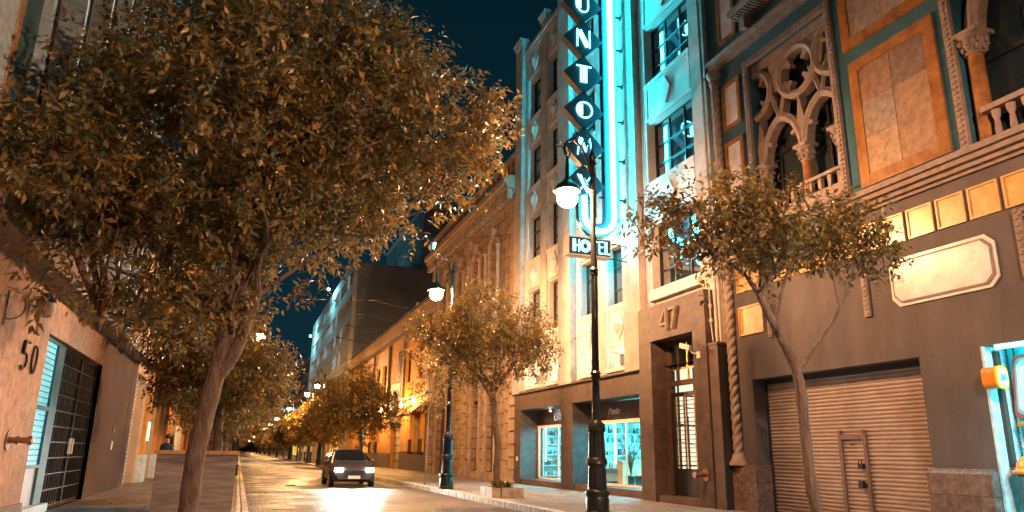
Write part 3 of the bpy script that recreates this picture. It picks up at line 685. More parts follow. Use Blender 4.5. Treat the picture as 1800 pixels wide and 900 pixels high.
# spandrels
def chevron(y0, y1, z0, z1, kind):
    q = MB(); f = .07
    fb(q, y0, y1, z0, z1, .002, .05)
    fb(q, y0, y0+f, z0, z1, .05, .085); fb(q, y1-f, y1, z0, z1, .05, .085); fb(q, y0+f, y1-f, z0, z0+f, .05, .085); fb(q, y0+f, y1-f, z1-f, z1, .05, .085)
    o = q.build('spandrel', M['spandrel'], hot)
    c = (y0+y1)/2; m_ = (z0+z1)/2; h = (z1-z0)/2-.16; w_ = (y1-y0)*.17
    r = MB()
    if kind == 'diamond':
        r.add([FR(c, m_+h, .05), FR(c-w_, m_, .05), FR(c, m_-h, .05), FR(c+w_, m_, .05), FR(c-.03, m_+h*.2, .24), FR(c+.03, m_-h*.2, .24)], [(0, 1, 4), (1, 2, 5), (1, 5, 4), (2, 3, 5), (3, 0, 4), (3, 4, 5)])
        r.bar(FR(c, m_+h, .08), FR(c-w_*1.5, m_, .08), .05, .09, (1, 0, 0)); r.bar(FR(c-w_*1.5, m_, .08), FR(c, m_-h, .08), .05, .09, (1, 0, 0))
    else:
        r.bar(FR(c+.05, m_+h, .09), FR(c-w_*.5, m_, .09), .08, .1, (1, 0, 0)); r.bar(FR(c-w_*.5, m_, .09), FR(c+.05, m_-h, .09), .08, .1, (1, 0, 0))
    r.build('chevron', M['spandrel'], o)
for i, (a, b) in enumerate(HB):
    for k, z in enumerate(rows):
        chevron(a, b, z-1.36, z-.12, 'diamond' if i > 2 else ('diamond' if i == 1 else 'chevron')) if (i > 0 or k > 0) else None
        s_ = MB(); fb(s_, a-.04, b+.04, z-.12, z-.002, .002, .12); s_.build('sill', M['spandrel'], hot)
    chevron(a, b, rows[-1]+2.25, rows[-1]+3.55, 'diamond')
q = MB(); fb(q, 16.9, 31.2, 20.72, 20.9, .002, .14); fb(q, 16.9, 31.2, 20.9, 21.1, .002, .2); q.build('cornice', M['hotel'], hot)
q = MB(); fb(q, 17.0, 19.7, 6.05, 6.3, .002, .2); q.build('sill', M['spandrel'], hot)
for i, (a, b) in enumerate(HB):
    for k, z in enumerate(rows):
        window(hot, a, b, z, z+2.1, d=-.26, cols=(3 if i == 0 else 2), rows=((.3, .62) if i == 0 else (.3, .68)), back=('litroom' if (i, k) in ((1, 1), (1, 2), (3, 0)) else 'curtain'))
rm = MB(); rm.box(XR+.62, XR+.7, 16.6, 31.6, 4.0, 21.0); rm.build('room_back', M['room'], hot)
for (a, b, c, e) in smallw:
    o = window(hot, a, b, c, e, d=-.3, cols=1, rows=(), back=None, fw=.08, gl='glass', fr='white')
    s_ = MB(); fb(s_, a-.06, b+.06, c-.14, c-.002, .002, .2); s_.build('sill', M['spandrel'], hot)
    u = thing('uplight', ('first', 'second', 'third', 'fourth')[smallw.index((a, b, c, e))]+' glowing ledge uplight counted from the hotel entrance', 'lamp', FR((a+b)/2, c+.001, .12), 'ledge uplights on the hotel')
    q = MB(); q.box(XR-.17, XR-.07, (a+b)/2-.14, (a+b)/2+.14, c, c+.05); q.build('case', M['white'], u)
    q = MB(); q.box(XR-.155, XR-.085, (a+b)/2-.12, (a+b)/2+.12, c+.05, c+.058); q.build('lens', M['lituplight'], u)
    area('uplight_light', FR((a+b)/2, c+.07, .12), 26, (1, .75, .5), .08, .24, (.35, 0, 1), u)
# granite ground floor
S1 = (26.72, 31.2, .14, 3.27); S2 = (20.6, 25.65, .14, 3.28)
mb = MB(); wall(mb, 19.99, 32.0, 0, 3.98, [S1, S2], d=.14, t=.95); mb.build('granite_facing', M['granite2'], hot)
mb = MB(); fb(mb, 19.99, 32.05, 3.98, 4.06, -.002, .26); mb.build('string_course', M['granite'], hot)
for (a, b) in ((26.72, 31.2), (20.6, 25.65)):
    q = MB(); fb(q, a, b, .14, .36, -.9, .1); q.build('step', M['granite'], hot)
# shop rooms
def shop(a, b, label):
    t = thing('display_window', label, 'shop window', FR((a+b)/2, .36, -.7))
    D_ = -.72
    q = MB(); fb(q, a, b, 2.62, 3.27, D_-.05, D_); q.build('fascia', M['granite'], t)
    q = MB(); fb(q, a, b, 2.5, 2.62, D_-.06, D_+.03); fb(q, a, a+.05, .36, 2.5, D_-.06, D_+.02); fb(q, b-.12, b, .36, 2.5, D_-.06, D_+.02); fb(q, a, b, .36, .44, D_-.05, D_+.02)
    fb(q, (a+b)/2-.02, (a+b)/2+.02, .44, 2.5, D_-.04, D_+.01); q.build('frame', M['white'], t)
    q = MB(); q.add([FR(a, .44, D_-.02), FR(b, .44, D_-.02), FR(b, 2.5, D_-.02), FR(a, 2.5, D_-.02)], [(0, 1, 2, 3)]); q.build('pane', M['shopglass'], t)
    q = MB(); fb(q, a-.1, b+.1, .14, .36, -3.2, D_-.06); fb(q, a-.1, b+.1, 3.0, 3.1, -3.2, D_-.05); fb(q, a-.1, b+.1, .36, 3.0, -3.3, -3.2)
    fb(q, a-.2, a-.1, .36, 3.0, -3.2, D_-.06); fb(q, b+.1, b+.2, .36, 3.0, -3.2, D_-.06); q.build('room', M['cream'] if a > 25 else M['cream'], t)
    q = MB(); fb(q, a+.3, b-.3, 2.93, 2.97, -1.6, -1.52); fb(q, a+.05, a+.1, .6, 2.4, -.98, -.93)
    q.build('light_tube', M['cyantube'], t)
    area('shop_light', FR((a+b)/2, 2.9, -1.6), 900, (.06, .78, 1.0), 1.2, (b-a)*.8, (-.6, 0, -1), t)
    return t
s1 = shop(26.72, 31.2, 'lit turquoise shop window with shelves of goods at the far end of the hotel')
s2 = shop(20.6, 25.65, 'lit turquoise shop window with plant and bench beside the hotel entrance')
def shelves(yw, d0, d1, zs, label, tubes=()):
    # shelf unit standing against the wall y = yw, running into the room from depth d0 to d1
    t = thing('shelf_unit', label, 'shelves', FR(yw-.15, .36, (d0+d1)/2)); x0, x1 = XR-d0, XR-d1; top = zs[-1]+.4
    for xx in np.linspace(x0, x1, 3): q = MB(); q.box(xx-.02, xx+.02, yw-.32, yw-.03, .361, top); q.build('upright', M['cyanshelf'], t)
    for z in zs+[top+.03]: q = MB(); q.box(x0, x1, yw-.325, yw-.028, z-.03, z); q.build('shelf', M['cyanshelf'], t)
    q = MB(); q.box(x0, x1, yw-.027, yw-.01, .361, top); q.build('back_panel', M['cyanshelf'], t)
    for xx in tubes: q = MB(); q.box(xx-.03, xx+.03, yw-.37, yw-.34, 1.1, top); q.build('light_tube', M['cyantube'], t)
    return t
zs = [.5, .95, 1.4, 1.85, 2.2]
shelves(31.24, -.85, -2.9, zs, 'white shelf unit full of goods in the far shop window', (12.78,))
shelves(25.69, -.95, -3.1, zs, 'white shelf unit in the shop window with the plant', (13.3, 14.55))
def goods_run(yw, x0, x1, z, where, n):
    x = x0+.05
    while x < x1-.2:
        w_ = random.uniform(.07, .17); h = random.uniform(.14, .32); m_ = random.choice(GOODS); k = random.random(); c = (x+w_/2, yw-.19, z+.001)
        q = MB()
        if k < .5: q.box(x, x+w_, yw-.26, yw-.12, z+.001, z+h)
        else: q.lathe([(w_*.45, 0), (w_*.45, h*.55), (w_*.2, h*.75), (w_*.2, h)], c, 10)
        o = q.build('packet' if k < .5 else 'bottle', m_, smooth=k >= .5)
        if k < .5: tag(o, 'small box standing in the rows on the '+where, 'packet', 'packets on the '+where)
        else: tag(o, 'small bottle standing in the rows on the '+where, 'bottle', 'bottles on the '+where)
        x += w_+random.uniform(.02, .12)
for z in zs: goods_run(31.24, 12.72, 13.68, z, 'shelves of the far shop window', 9); goods_run(31.24, 13.72, 14.7, z, 'shelves of the far shop window', 9)
for z in zs[1:]: goods_run(25.69, 12.8, 13.83, z, 'shelves behind the plant', 8); goods_run(25.69, 13.87, 14.9, z, 'shelves behind the plant', 8)
# counter, bench and plant in shop 2
q = MB(); q.box(13.2, 14.9, 24.6, 25.0, .361, 1.15); q.box(13.15, 14.95, 24.55, 25.05, 1.15, 1.21); tag(q.build('shop_counter', M['woodrim']), 'pale wooden counter behind the plant in the shop window', 'counter')
t = thing('bench', 'dark metal slatted bench with backrest in the shop window', 'bench', FR(22.1, .36, -1.1))
q = MB(); fb(q, 21.1, 23.1, .74, .8, -1.4, -1.0); q.build('seat', M['cyanshelf'], t)
q = MB(); fb(q, 21.1, 23.1, .82, 1.12, -1.46, -1.42); q.build('backrest', M['black'], t)
for yy in (21.15, 23.0):
    q = MB(); fb(q, yy, yy+.06, .361, .72, -1.4, -1.02); q.build('leg', M['black'], t)
t = thing('potted_plant', 'tall bare spiky plant in a dark pot behind the shop glass', 'plant', FR(23.6, .36, -1.15))
q = MB(); q.lathe([(.14, 0), (.2, .35), (.19, .36)], FR(23.6, .361, -1.15), 14); q.build('pot', M['black'], t, smooth=True)
q = MB()
for k in range(38):
    a = random.uniform(0, 2*PI); s_ = random.uniform(.12, .5); h = random.uniform(.6, 1.5); b = Vector(FR(23.6, .7, -1.15)); e = b+Vector((min(.3, math.cos(a)*s_*.6), math.sin(a)*s_*1.6, h)); mid = b.lerp(e, .5)+Vector((0, -math.sin(a)*s_*.4, .12))
    q.tube([b, mid, e], [.012, .009, .003], 5)
    for j in range(3): 
        f = e+Vector((random.uniform(-.05, .05), random.uniform(-.16, .16), random.uniform(-.1, .14))); q.tube([b.lerp(e, .85), f], [.008, .002], 4)
q.build('stems', M['wood'], t)
# fascia lettering
def text(s_, size, loc, m_, name, parent=None, rot=(PI/2, 0, -PI/2), ext=.015, shear=0, spacing=1):
    cu = bpy.data.curves.new(name, 'FONT'); cu.body = s_; cu.size = size; cu.extrude = ext; cu.shear = shear; cu.align_x = 'CENTER'; cu.space_character = spacing
    ob = bpy.data.objects.new('tmp', cu); COL.objects.link(ob); ob.rotation_euler = rot; ob.location = loc
    bpy.context.view_layer.update(); dg = bpy.context.evaluated_depsgraph_get()
    me = bpy.data.meshes.new_from_object(ob.evaluated_get(dg)); mw = ob.matrix_world.copy(); bpy.data.objects.remove(ob)
    org = Vector(parent['_org']) if parent else Vector(loc)
    me.transform(Matrix.Translation(-org) @ mw); me.name = name; me.materials.clear(); me.materials.append(m_)
    o = bpy.data.objects.new(name, me); COL.objects.link(o); o['_org'] = tuple(org)
    if parent: o.parent = parent
    else: o.location = org
    return o
text('CINE-MX', .34, FR(28.6, 2.78, -.69), M['signwhite'], 'lettering', s1, spacing=1.1)
text('Punto', .36, FR(23.9, 2.82, -.69), M['signwhite'], 'lettering', s2, shear=.35)
q = MB(); q.lathe([(.05, 0), (.05, .04), (.03, .06)], FR(29.2, 3.19, -.5), 12)
t = thing('spotlight', 'tiny bright spotlight above the far shop lettering', 'lamp', FR(29.2, 3.2, -.45)); q = MB(); q.box(XR+.41, XR+.49, 29.16, 29.24, 3.2, 3.27); q.build('case', M['black'], t); q = MB(); q.ball((XR+.45, 29.2, 3.18), .035, 8, 6); q.build('bulb', M['lituplight'], t)
point('spot_light', (XR+.42, 29.2, 3.08), 6, (.8, .95, 1), .03, t)
# portal
PY0, PY1, PZ = 16.42, 19.98, 5.78; DO = (17.85, 19.95)
mb = MB(); wall(mb, PY0, PY1, .0, PZ, [(17.05, 19.27, .14, 4.72)], d=.45, t=.449); mb.build('portal_surround', M['granite2'], hot)
mb = MB()
fb(mb, 19.27, 19.4, .14, 4.72, -.2, .002); fb(mb, 16.93, 17.05, .14, 4.72, -.2, .002); fb(mb, 16.93, 19.4, 4.72, 4.84, -.2, .002); mb.build('portal_reveal', M['granite'], hot)
mb = MB(); fb(mb, 17.05, 19.27, .14, .32, -1.0, .38); mb.build('step', M['granite'], hot)
dr = thing('entrance_door', 'glazed hotel entrance door with vertical brass bars and a lit lobby behind', 'door', FR(18.9, .32, -.9))
q = MB(); Dd = -.12
for a, b, c, e in ((19.13, 19.27, .32, 4.72), (17.05, 17.15, .32, 4.72), (17.15, 19.13, 3.4, 3.54), (17.15, 19.13, 4.6, 4.72)): fb(q, a, b, c, e, Dd-.08, Dd+.05)
q.build('frame', M['brownwall'], dr)
q = MB()
for a, b, c, e in ((19.03, 19.13, .34, 3.2), (17.15, 17.25, .34, 3.2), (17.25, 19.03, 3.08, 3.2), (17.25, 19.03, .34, 1.06)): fb(q, a, b, c, e, Dd-.05, Dd+.02)
q.build('door_leaf', M['dkmetal'], dr)
q = MB()
for yy in (18.86, 18.74, 18.42, 18.30, 17.86, 17.74, 17.42): fb(q, yy-.022, yy+.022, 1.06, 3.08, Dd+.025, Dd+.06)
q.build('brass_bars', M['gold'], dr)
q = MB()
for k in range(16):
    z = 1.15+k*.12; a = 17.3+random.random()*.5; fb(q, a, 19.0, z-.01, z+.01, Dd-.01, Dd+.02)
for k in range(3):
    q.bar(FR(19.0, 2.85-.5*k, Dd+.01), FR(18.0, 2.7-.5*k, Dd+.01), .018)
q.build('grille', M['dkmetal'], dr)
q = MB()
for yy in (18.65, 18.15, 17.65): fb(q, yy-.025, yy+.025, 3.54, 4.6, Dd, Dd+.05)
fb(q, 17.15, 19.13, 3.85, 3.89, Dd, Dd+.045); q.build('transom_bars', M['gold'], dr)
q = MB(); q.add([FR(17.1, .4, Dd-.02), FR(19.2, .4, Dd-.02), FR(19.2, 4.7, Dd-.02), FR(17.1, 4.7, Dd-.02)], [(0, 1, 2, 3)]); q.build('pane', M['shopglass'], dr)
q = MB(); q.box(XR+.22, XR+1.5, 20.1, 20.15, .32, 4.9); q.box(XR+1.5, XR+2.6, 20.1, 20.15, .32, 4.9); q.box(XR+2.6, XR+2.65, 16.6, 20.15, .3, 4.9); q.build('lobby_wall', M['litdoor'], dr)
q = MB(); q.box(XR+.14, XR+2.6, 16.9, 20.1, .25, .32); q.build('lobby_floor', M['cream'], dr)
q = MB()
for k in range(8): q.box(XR+.32+k*.3, XR+.36+k*.3, 20.02, 20.09, .32, 4.2 if k % 3 else 2.6)
for z in (1.1, 2.3, 3.2): q.box(XR+.25, XR+2.55, 20.02, 20.09, z, z+.05)
q.box(XR+1.9, XR+2.4, 17.5, 19.0, .321, 1.3); q.build('lobby_fittings', M['wood'], dr)
# number 47
def strokebox(mb, segs, fn, w_, d0, d1):
    for (a, b), (c, e) in segs:
        dd = Vector((c-a, e-b)); L_ = dd.length; dd.normalize(); n_ = Vector((-dd.y, dd.x))*w_/2
        mb.prism([(a+n_.x, b+n_.y), (c+n_.x, e+n_.y), (c-n_.x, e-n_.y), (a-n_.x, b-n_.y)], fn, d0, d1)
s4 = lambda u, v: (18.62-u, 4.93+v)
t = thing('house_number', 'raised metal house number 47 over the hotel entrance', 'number', FR(18.2, 4.93, .5))
for segs in ([(s4(.36, 0), s4(.36, .62)), (s4(.0, .2), s4(.32, .2)), (s4(.03, .24), s4(.30, .62))], [(s4(.5, .585), s4(.88, .585)), (s4(.84, .55), s4(.64, 0))]):
    q = MB(); strokebox(q, segs, FR, .085, .452, .53); q.build('digit', M['venstone'], t)
# CCTV
def cctv():
    t = thing('security_camera', 'white bullet security camera on the entrance surround', 'camera', FR(16.78, 4.0, .5))
    q = MB(); q.obox(FR(16.98, 4.26, .72), (-.05, .16, .05), (.06, .02, 0), (-.01, -.02, .065)); q.build('housing', M['white'], t, bevel=.008)
    q = MB(); q.tube([FR(16.93, 4.18, .66), FR(16.83, 4.08, .6), FR(16.78, 4.06, .45)], .02, 8); q.box(XR-.48, XR-.452, 16.71, 16.85, 3.95, 4.12); q.build('bracket', M['white'], t)
    q = MB(); q.tube([FR(17.14, 4.31, .77), FR(17.152, 4.315, .775)], .035, 12); q.build('lens', M['black'], t)
cctv()
def pipe_fitting(c, ax, name_label, parent_rot=0):
    t = thing('pipe_fitting', name_label, 'pipe', c)
    ax = Vector(ax); s_ = Vector((-ax.y, ax.x, 0))
    q = MB(); c = Vector(c); q.tube([c, c+ax*.3], .05, 14); q.build('pipe', M['metalold'], t, smooth=True)
    q = MB(); q.tube([c+ax*.005, c+ax*.02], .16, 20); q.build('wall_flange', M['metalold'], t, smooth=True)
    q = MB(); q.tube([c+ax*.12, c+ax*.17], .068, 14); q.build('collar', M['metalold'], t, smooth=True); q = MB(); q.tube([c+ax*.3, c+ax*.36], .075, 14); q.tube([c+ax*.33+s_*.0, c+ax*.33+s_*.12], .025, 8); q.tube([c+ax*.33, c+ax*.33-s_*.12], .025, 8); q.build('coupling', M['metalold'], t, smooth=True)
M['metalold'] = mat('worn_brass_metal', (.28, .16, .10), .4, .4, 12, .2, metal=.8)
pipe_fitting(FR(16.72, .95, .452), (-1, 0, 0), 'short brass standpipe outlet on the hotel entrance surround')
# dark pier right of the portal and drain pipes
t = thing('granite_pier', 'tall dark granite pier between hotel entrance and rope column', 'pier', FR(16.17, .14, .2))
q = MB(); fb(q, 15.99, 16.36, .0, 4.22, .003, .39); q.build('shaft', M['black'], t)
q = MB(); fb(q, 15.98, 16.37, .0, 4.22, .391, .42); q.build('front_slab', M['granite'], t)
q = MB(); fb(q, 15.97, 16.38, 4.22, 4.29, .002, .44); q.build('cap', M['granite'], t)
q = MB(); q.tube([FR(16.3, 4.35, .18), FR(16.3, 20, .18)], .045, 10); q.tube([FR(16.3, 4.34, .3), FR(16.32, 4.8, .33), FR(16.36, 6.5, .3)], .02, 8)
for z in (4.9, 5.3): q.lathe([(.03, -.06), (.06, 0), (.03, .06)], FR(16.31, z, .33), 10)
for z in (6, 9, 12, 15): fb(q, 16.23, 16.37, z, z+.05, .12, .24)
tag(q.build('drain_pipe', M['hotelpil'], smooth=True), 'thin vertical pipes running up the hotel edge above the granite pier', 'pipe')
q = MB(); fb(q, 31.45, 31.6, 1.1, 1.28, .142, .2); tag(q.build('doorbell_box', M['white'], bevel=.01), 'small white box at the far end of the granite facing', 'doorbell')

# ------------------------------------------------------------------ neon sign
ns = thing('neon_sign', 'vertical hotel sign of black diamonds with neon letters beside a long white-blue neon tube', 'sign', (10.8, 20.9, 8.3))
SY = 20.85
FS = lambda a, b, d=0: (a, SY-d, b)
# letters as thick/thin strokes; x local -.3..+.3 , z local -.36..+.36 ; (thick bars), (thin lines)
def L(ch):
    A = lambda cx, cz, r, a0, a1, n=10, sy=1: [(cx+r*math.cos(math.radians(a0+(a1-a0)*i/n)), cz+sy*r*math.sin(math.radians(a0+(a1-a0)*i/n))) for i in range(n+1)]
    thick, thin = [], []
    if ch == 'U': thick = [(-.17, -.18, -.17, .34)]; thin = [[(.2, .34), (.2, -.12)]+A(.0, -.12, .2, 0, -180)+[(-.26, -.1), (-.26, .34)]]
    if ch == 'N': thick = [(-.17, .3, .16, -.3)]; thin = [[(-.24, -.34), (-.24, .34)], [(.24, -.34), (.24, .34)]]
    if ch == 'T': thick = [(.03, -.32, .03, .26)]; thin = [[(-.28, .3), (.28, .3)], [(-.12, .3), (-.12, -.32)]]
    if ch == 'O': thick = [(-.15, -.2, -.15, .2)]; thin = [A(0, 0, .29, 0, 360, 20)]
    if ch == 'M': thick = [(-.16, .24, -.02, -.2)]; thin = [[(-.27, -.32), (-.2, .3), (-.0, -.26), (.19, .3), (.27, -.32)], [(-.13, .3), (.05, -.16)]]
    if ch == 'X': thick = [(-.19, .3, .15, -.3)]; thin = [[(-.26, -.32), (.24, .32)], [(-.28, .32), (.2, -.34)]]
    if ch == 'P': thick = [(-.16, -.34, -.16, .34)]; thin = [[(-.25, -.34), (-.25, .34), (.05, .34)]+A(.03, .14, .2, 90, -90, 8)+[(-.2, -.06)]]
    return thick, thin
zc = {'P': 18.45, 'U': 17.02, 'N': 15.63, 'T': 14.23, 'O': 12.86, 'M': 11.5, 'X': 10.15}
cx = 10.02
for ch, z in zc.items():
    q = MB(); h = .76
    q.prism([(cx, z-h), (cx+h, z), (cx, z+h), (cx-h, z)], FS, -.28, 0); o = q.build('diamond_panel', M['signface'], ns)
    q = MB(); s_ = MB(); th, tn = L(ch)
    strokebox(q, [((cx+a, z+b), (cx+c, z+e)) for a, b, c, e in th], FS, .17, .03, .06)
    for ln in tn: q.tube([FS(cx+a, z+b, .05) for a, b in ln], .026, 8)
    lo = q.build('neon_letter', M['neonwhite'], o)
    q = MB(); strokebox(q, [((cx-a, z+b), (cx-c, z+e)) for a, b, c, e in th], FS, .17, -.34, -.31)  # assumed rear letters, unseen, added for cyan light on the far bays
    for ln in tn: q.tube([FS(cx-a, z+b, -.33) for a, b in ln], .026, 8)
    q.build('neon_letter', M['neonwhite'], o)
q = MB(); 
pts = [(11.06, 23.5), (11.06, 9.08)]+arc(10.51, 9.08, .55, 0, -PI, 16)[1:]+[(9.96, 9.7)]
def band(pts, wl, wr, d0, d1):
    v = []; N = len(pts)
    for i, (a, b) in enumerate(pts):
        p0 = pts[max(i-1, 0)]; p1 = pts[min(i+1, N-1)]; t_ = Vector((p1[0]-p0[0], p1[1]-p0[1])).normalized(); n_ = (-t_.y, t_.x)
        for w_, d in ((-wl, d0), (-wl, d1), (wr, d1), (wr, d0)): v.append(FS(a+n_[0]*w_, b+n_[1]*w_, d))
    f = [(4*i+k, 4*i+(k+1) % 4, 4*i+4+(k+1) % 4, 4*i+4+k) for i in range(N-1) for k in range(4)]+[(0, 1, 2, 3), tuple(4*(N-1)+k for k in range(4))]
    return v, f
q.add(*band(pts, .28, .16, -.26, -.02)); q.build('channel', M['signface'], ns)
q = MB(); q.box(11.18, 11.2, SY-.20, SY+.26, 8.9, 23.5); q.build('light_baffle', M['signface'], ns)  # added lip that keeps the front tube's light off the pilaster
q = MB(); q.tube([FS(a, b, .07) for a, b in [(11.06, 23.5)]+[(11.06, z) for z in np.linspace(22, 9.08, 8)]+arc(10.51, 9.08, .55, 0, -PI, 16)[1:]+[(9.96, 9.7)]], .1, 12); q.build('neon_tube', M['neon'], ns, smooth=True)
q = MB(); q.tube([FS(a, b, -.35) for a, b in [(11.06, 23.5)]+[(11.06, z) for z in np.linspace(22, 9.08, 8)]+arc(10.51, 9.08, .55, 0, -PI, 16)[1:]+[(9.96, 9.7)]], .1, 12); q.build('neon_tube', M['neon'], ns, smooth=True)  # assumed rear tube, added so cyan light reaches the far hotel bays
for z in (16.85, 15.5, 14.07, 12.68, 11.2, 9.77):
    q = MB(); q.bar(FS(10.6, z+.03, -.12), FR(20.88, z-.02, .3), .06); q.box(XR-.33, XR-.3, 20.8, 20.96, z-.1, z+.06); q.build('wall_bracket', M['dkmetal'], ns)
for z in zc.values():
    q = MB(); q.box(10.7, 10.9, SY+.05, SY+.2, z-.03, z+.03); q.build('link_bar', M['dkmetal'], ns)
hs = thing('hotel_box_sign', 'small box sign reading HOTEL in blue neon below the diamonds', 'sign', (10.1, 20.9, 7.65))
q = MB(); q.box(9.36, 10.84, 20.7, 21.05, 7.66, 8.22); q.build('box', M['signface'], hs)
q = MB(); q.box(9.33, 10.87, 20.68, 21.07, 8.22, 8.25); q.box(9.33, 10.87, 20.68, 21.07, 7.63, 7.66); q.box(9.33, 9.36, 20.68, 21.07, 7.66, 8.22); q.box(10.84, 10.87, 20.68, 21.07, 7.66, 8.22); q.build('rim', M['hotelpil'], hs)
q = MB(); H = lambda u, v: (9.5+u, 20.66, 7.94+v); r_ = .022
def tl(pts): q.tube([H(*p) for p in pts], r_, 8)
tl([(0, -.2), (0, .2)]); tl([(.06, -.2), (.06, .2)]); tl([(.0, .0), (.22, .0)]); tl([(.2, -.2), (.2, .2)])
for rr in (.17, .11): tl([(.42+rr*math.cos(a), rr*1.1*math.sin(a)) for a in [2*PI*i/20 for i in range(21)]])
tl([(.62, .18), (.86, .18)]); tl([(.72, .18), (.72, -.2)]); tl([(.78, .18), (.78, -.2)])
tl([(.92, -.2), (.92, .2), (1.08, .2)]); tl([(.92, .02), (1.05, .02)]); tl([(.92, -.2), (1.08, -.2)])
tl([(1.14, .2), (1.14, -.2), (1.3, -.2)]); tl([(1.19, .2), (1.19, -.14)])
q.build('neon_letter', M['neonwhite'], hs)
q = MB(); q.bar((10.85, 20.9, 8.2), FR(20.85, 8.13, .3), .035); q.bar((10.85, 20.9, 7.68), FR(20.85, 7.6, .3), .035); q.bar(FR(20.85, 7.85, .3), FR(20.85, 7.62, .55), .03); q.bar(FR(20.85, 8.13, .3), FR(20.85, 7.95, .45), .03); q.build('bracket', M['dkmetal'], hs)

# ------------------------------------------------------------------ carved stone building
orn = thing('carved_stone_building', 'ornate old stone building with arched doors and shuttered openings beyond the hotel', 'building', (XR, 40, 0))
gh = [(35.1, 36.5, .5, 5.3), (37.7, 39.1, .5, 5.3), (44.4, 46.9, .14, 5.3)]
uh = [(34.9, 36.4, 8.6, 12.5), (38.1, 39.6, 8.6, 12.5), (41.3, 42.8, 8.6, 12.5), (44.9, 46.4, 8.6, 12.5)]
mb = MB(); wall(mb, 32.0, 49.0, 0, 14.6, gh+uh, t=.5)
for h in gh+uh: arch_fill(mb, h[0], h[1], h[3], FR, -.49, -.003)
mb.build('wall', M['stone'], orn)
mb = MB(); mb.box(XR+.5, XR+12, 32.05, 49.0, 14.0, 14.5); mb.box(XR+.5, XR+12, 48.6, 49, 0, 14.6); mb.build('roof', M['blank'], orn)
mb = MB(); cornice(mb, 32.0, 49, 13.6, [(0, .2, .15), (.2, .5, .35), (.5, .7, .7), (.7, 1.0, .85), (1.0, 1.15, .6)])
for k in range(34): fb(mb, 32.1+k*.5, 32.35+k*.5, 13.55, 14.1, .35, .62)
mb.build('cornice', M['stoneplain'], orn)
mb = MB(); cornice(mb, 32.0, 49, 7.0, [(0, .15, .12), (.15, .35, .3), (.35, .5, .4)]); mb.build('string_course', M['stoneplain'], orn)
mb = MB(); fb(mb, 32.0, 49, 14.75, 15.0, -.1, .2); fb(mb, 32.0, 49, 15.9, 16.1, -.1, .25)
for k in range(28): mb.lathe([(.1, 0), (.06, .1), (.13, .4), (.07, .7), (.1, .9)], FR(32.5+k*.6, 15.0, .05), 8)
mb.build('balustrade', M['stoneplain'], orn)
for yy in (32.45, 40.4, 43.6, 48.3):
    q = MB()
    for k in range(12): fb(q, yy-.42, yy+.42, .14+k*.57, .14+k*.57+.5, .002, .14 if k else .24)
    q.build('quoin_pier', M['stoneplain'], orn)
    q = MB(); fb(q, yy-.35, yy+.35, 7.55, 12.9, .002, .16); fb(q, yy-.45, yy+.45, 12.9, 13.55, .002, .24); fb(q, yy-.45, yy+.45, 7.5, 7.9, .16, .24); q.build('pilaster', M['stoneplain'], orn)
for yy in (33.35, 37.1, 40.0-.2):
    q = MB()
    for k in range(10): fb(q, yy-.22, yy+.22, 1.1+k*.57, 1.1+k*.57+.52, .002, .1)
    fb(q, yy-.3, yy+.3, .14, 1.05, .002, .2); q.build('pier', M['stoneplain'], orn)
for h in gh+uh:
    c = (h[0]+h[1])/2; r = (h[1]-h[0])/2
    q = MB(); q.rib([(h[0]-.1, h[2])]+[(h[0]-.1, h[3]-r)]+arc(c, h[3]-r, r+.1, PI, 0, 14)+[(h[1]+.1, h[2])], FR, .26, -.002, .16)
    q.prism([(c-.13, h[3]-.05), (c+.13, h[3]-.05), (c+.2, h[3]+.5), (c-.2, h[3]+.5)], FR, .0, .28); q.build('archivolt', M['stoneplain'], orn, smooth=True)
for h in uh:
    for s_ in (h[0]-.3, h[1]+.3): 
        q = MB(); q.lathe([(.16, 0), (.12, .2), (.1, 3.0), (.18, 3.3)], FR(s_, 8.6, .2), 10); q.build('engaged_column', M['stoneplain'], orn, smooth=True)
    q = MB(); fb(q, h[0]-.2, h[1]+.2, 7.5, 8.5, .1, .5); q.build('balcony', M['stoneplain'], orn)
    q = MB(); fb(q, h[0], h[1], h[2], h[3], -.5, -.45); p_ = q.build('window', M['dwin'], orn); q = MB(); fb(q, (h[0]+h[1])/2-.04, (h[0]+h[1])/2+.04, h[2], h[3], -.45, -.38); fb(q, h[0], h[1], 11.3, 11.38, -.45, -.38); q.build('frame', M['dkmetal'], p_)
for i, h in enumerate(gh[:2]):
    q = MB(); v = []; N = 0; zz = h[2]
    while zz < 4.0:
        v += [FR(h[0], zz, -.3), FR(h[1], zz, -.3), FR(h[0], zz+.05, -.24), FR(h[1], zz+.05, -.24)]; N += 2; zz += .11
    q.add(v, [(2*k, 2*k+1, 2*k+3, 2*k+2) for k in range(N-1)]); s_ = q.build('louvred_shutter', M['wood'], orn)
    q = MB(); fb(q, h[0], h[1], 4.0, 4.14, -.4, -.1)
    c = (h[0]+h[1])/2
    for a in np.linspace(.15, PI-.15, 9): q.bar(FR(c, 4.2, -.3), FR(c+.68*math.cos(a), 4.55+.7*math.sin(a), -.3), .03)
    q.build('fanlight_grille', M['dkmetal'], orn)
    q = MB(); fb(q, h[0], h[1], 4.14, 5.3, -.5, -.44); q.build('fanlight', M['cream'], orn)
    q = MB(); fb(q, h[0]-.1, h[1]+.1, .14, .5, -.2, .1); q.build('step', M['stoneplain'], orn)
h = gh[2]; q = MB(); fb(q, h[0], h[1], .14, 3.9, -.4, -.3); fb(q, h[0], h[1], 3.9, 4.05, -.4, -.2); d_ = q.build('carved_door', M['wood'], orn)
q = MB()
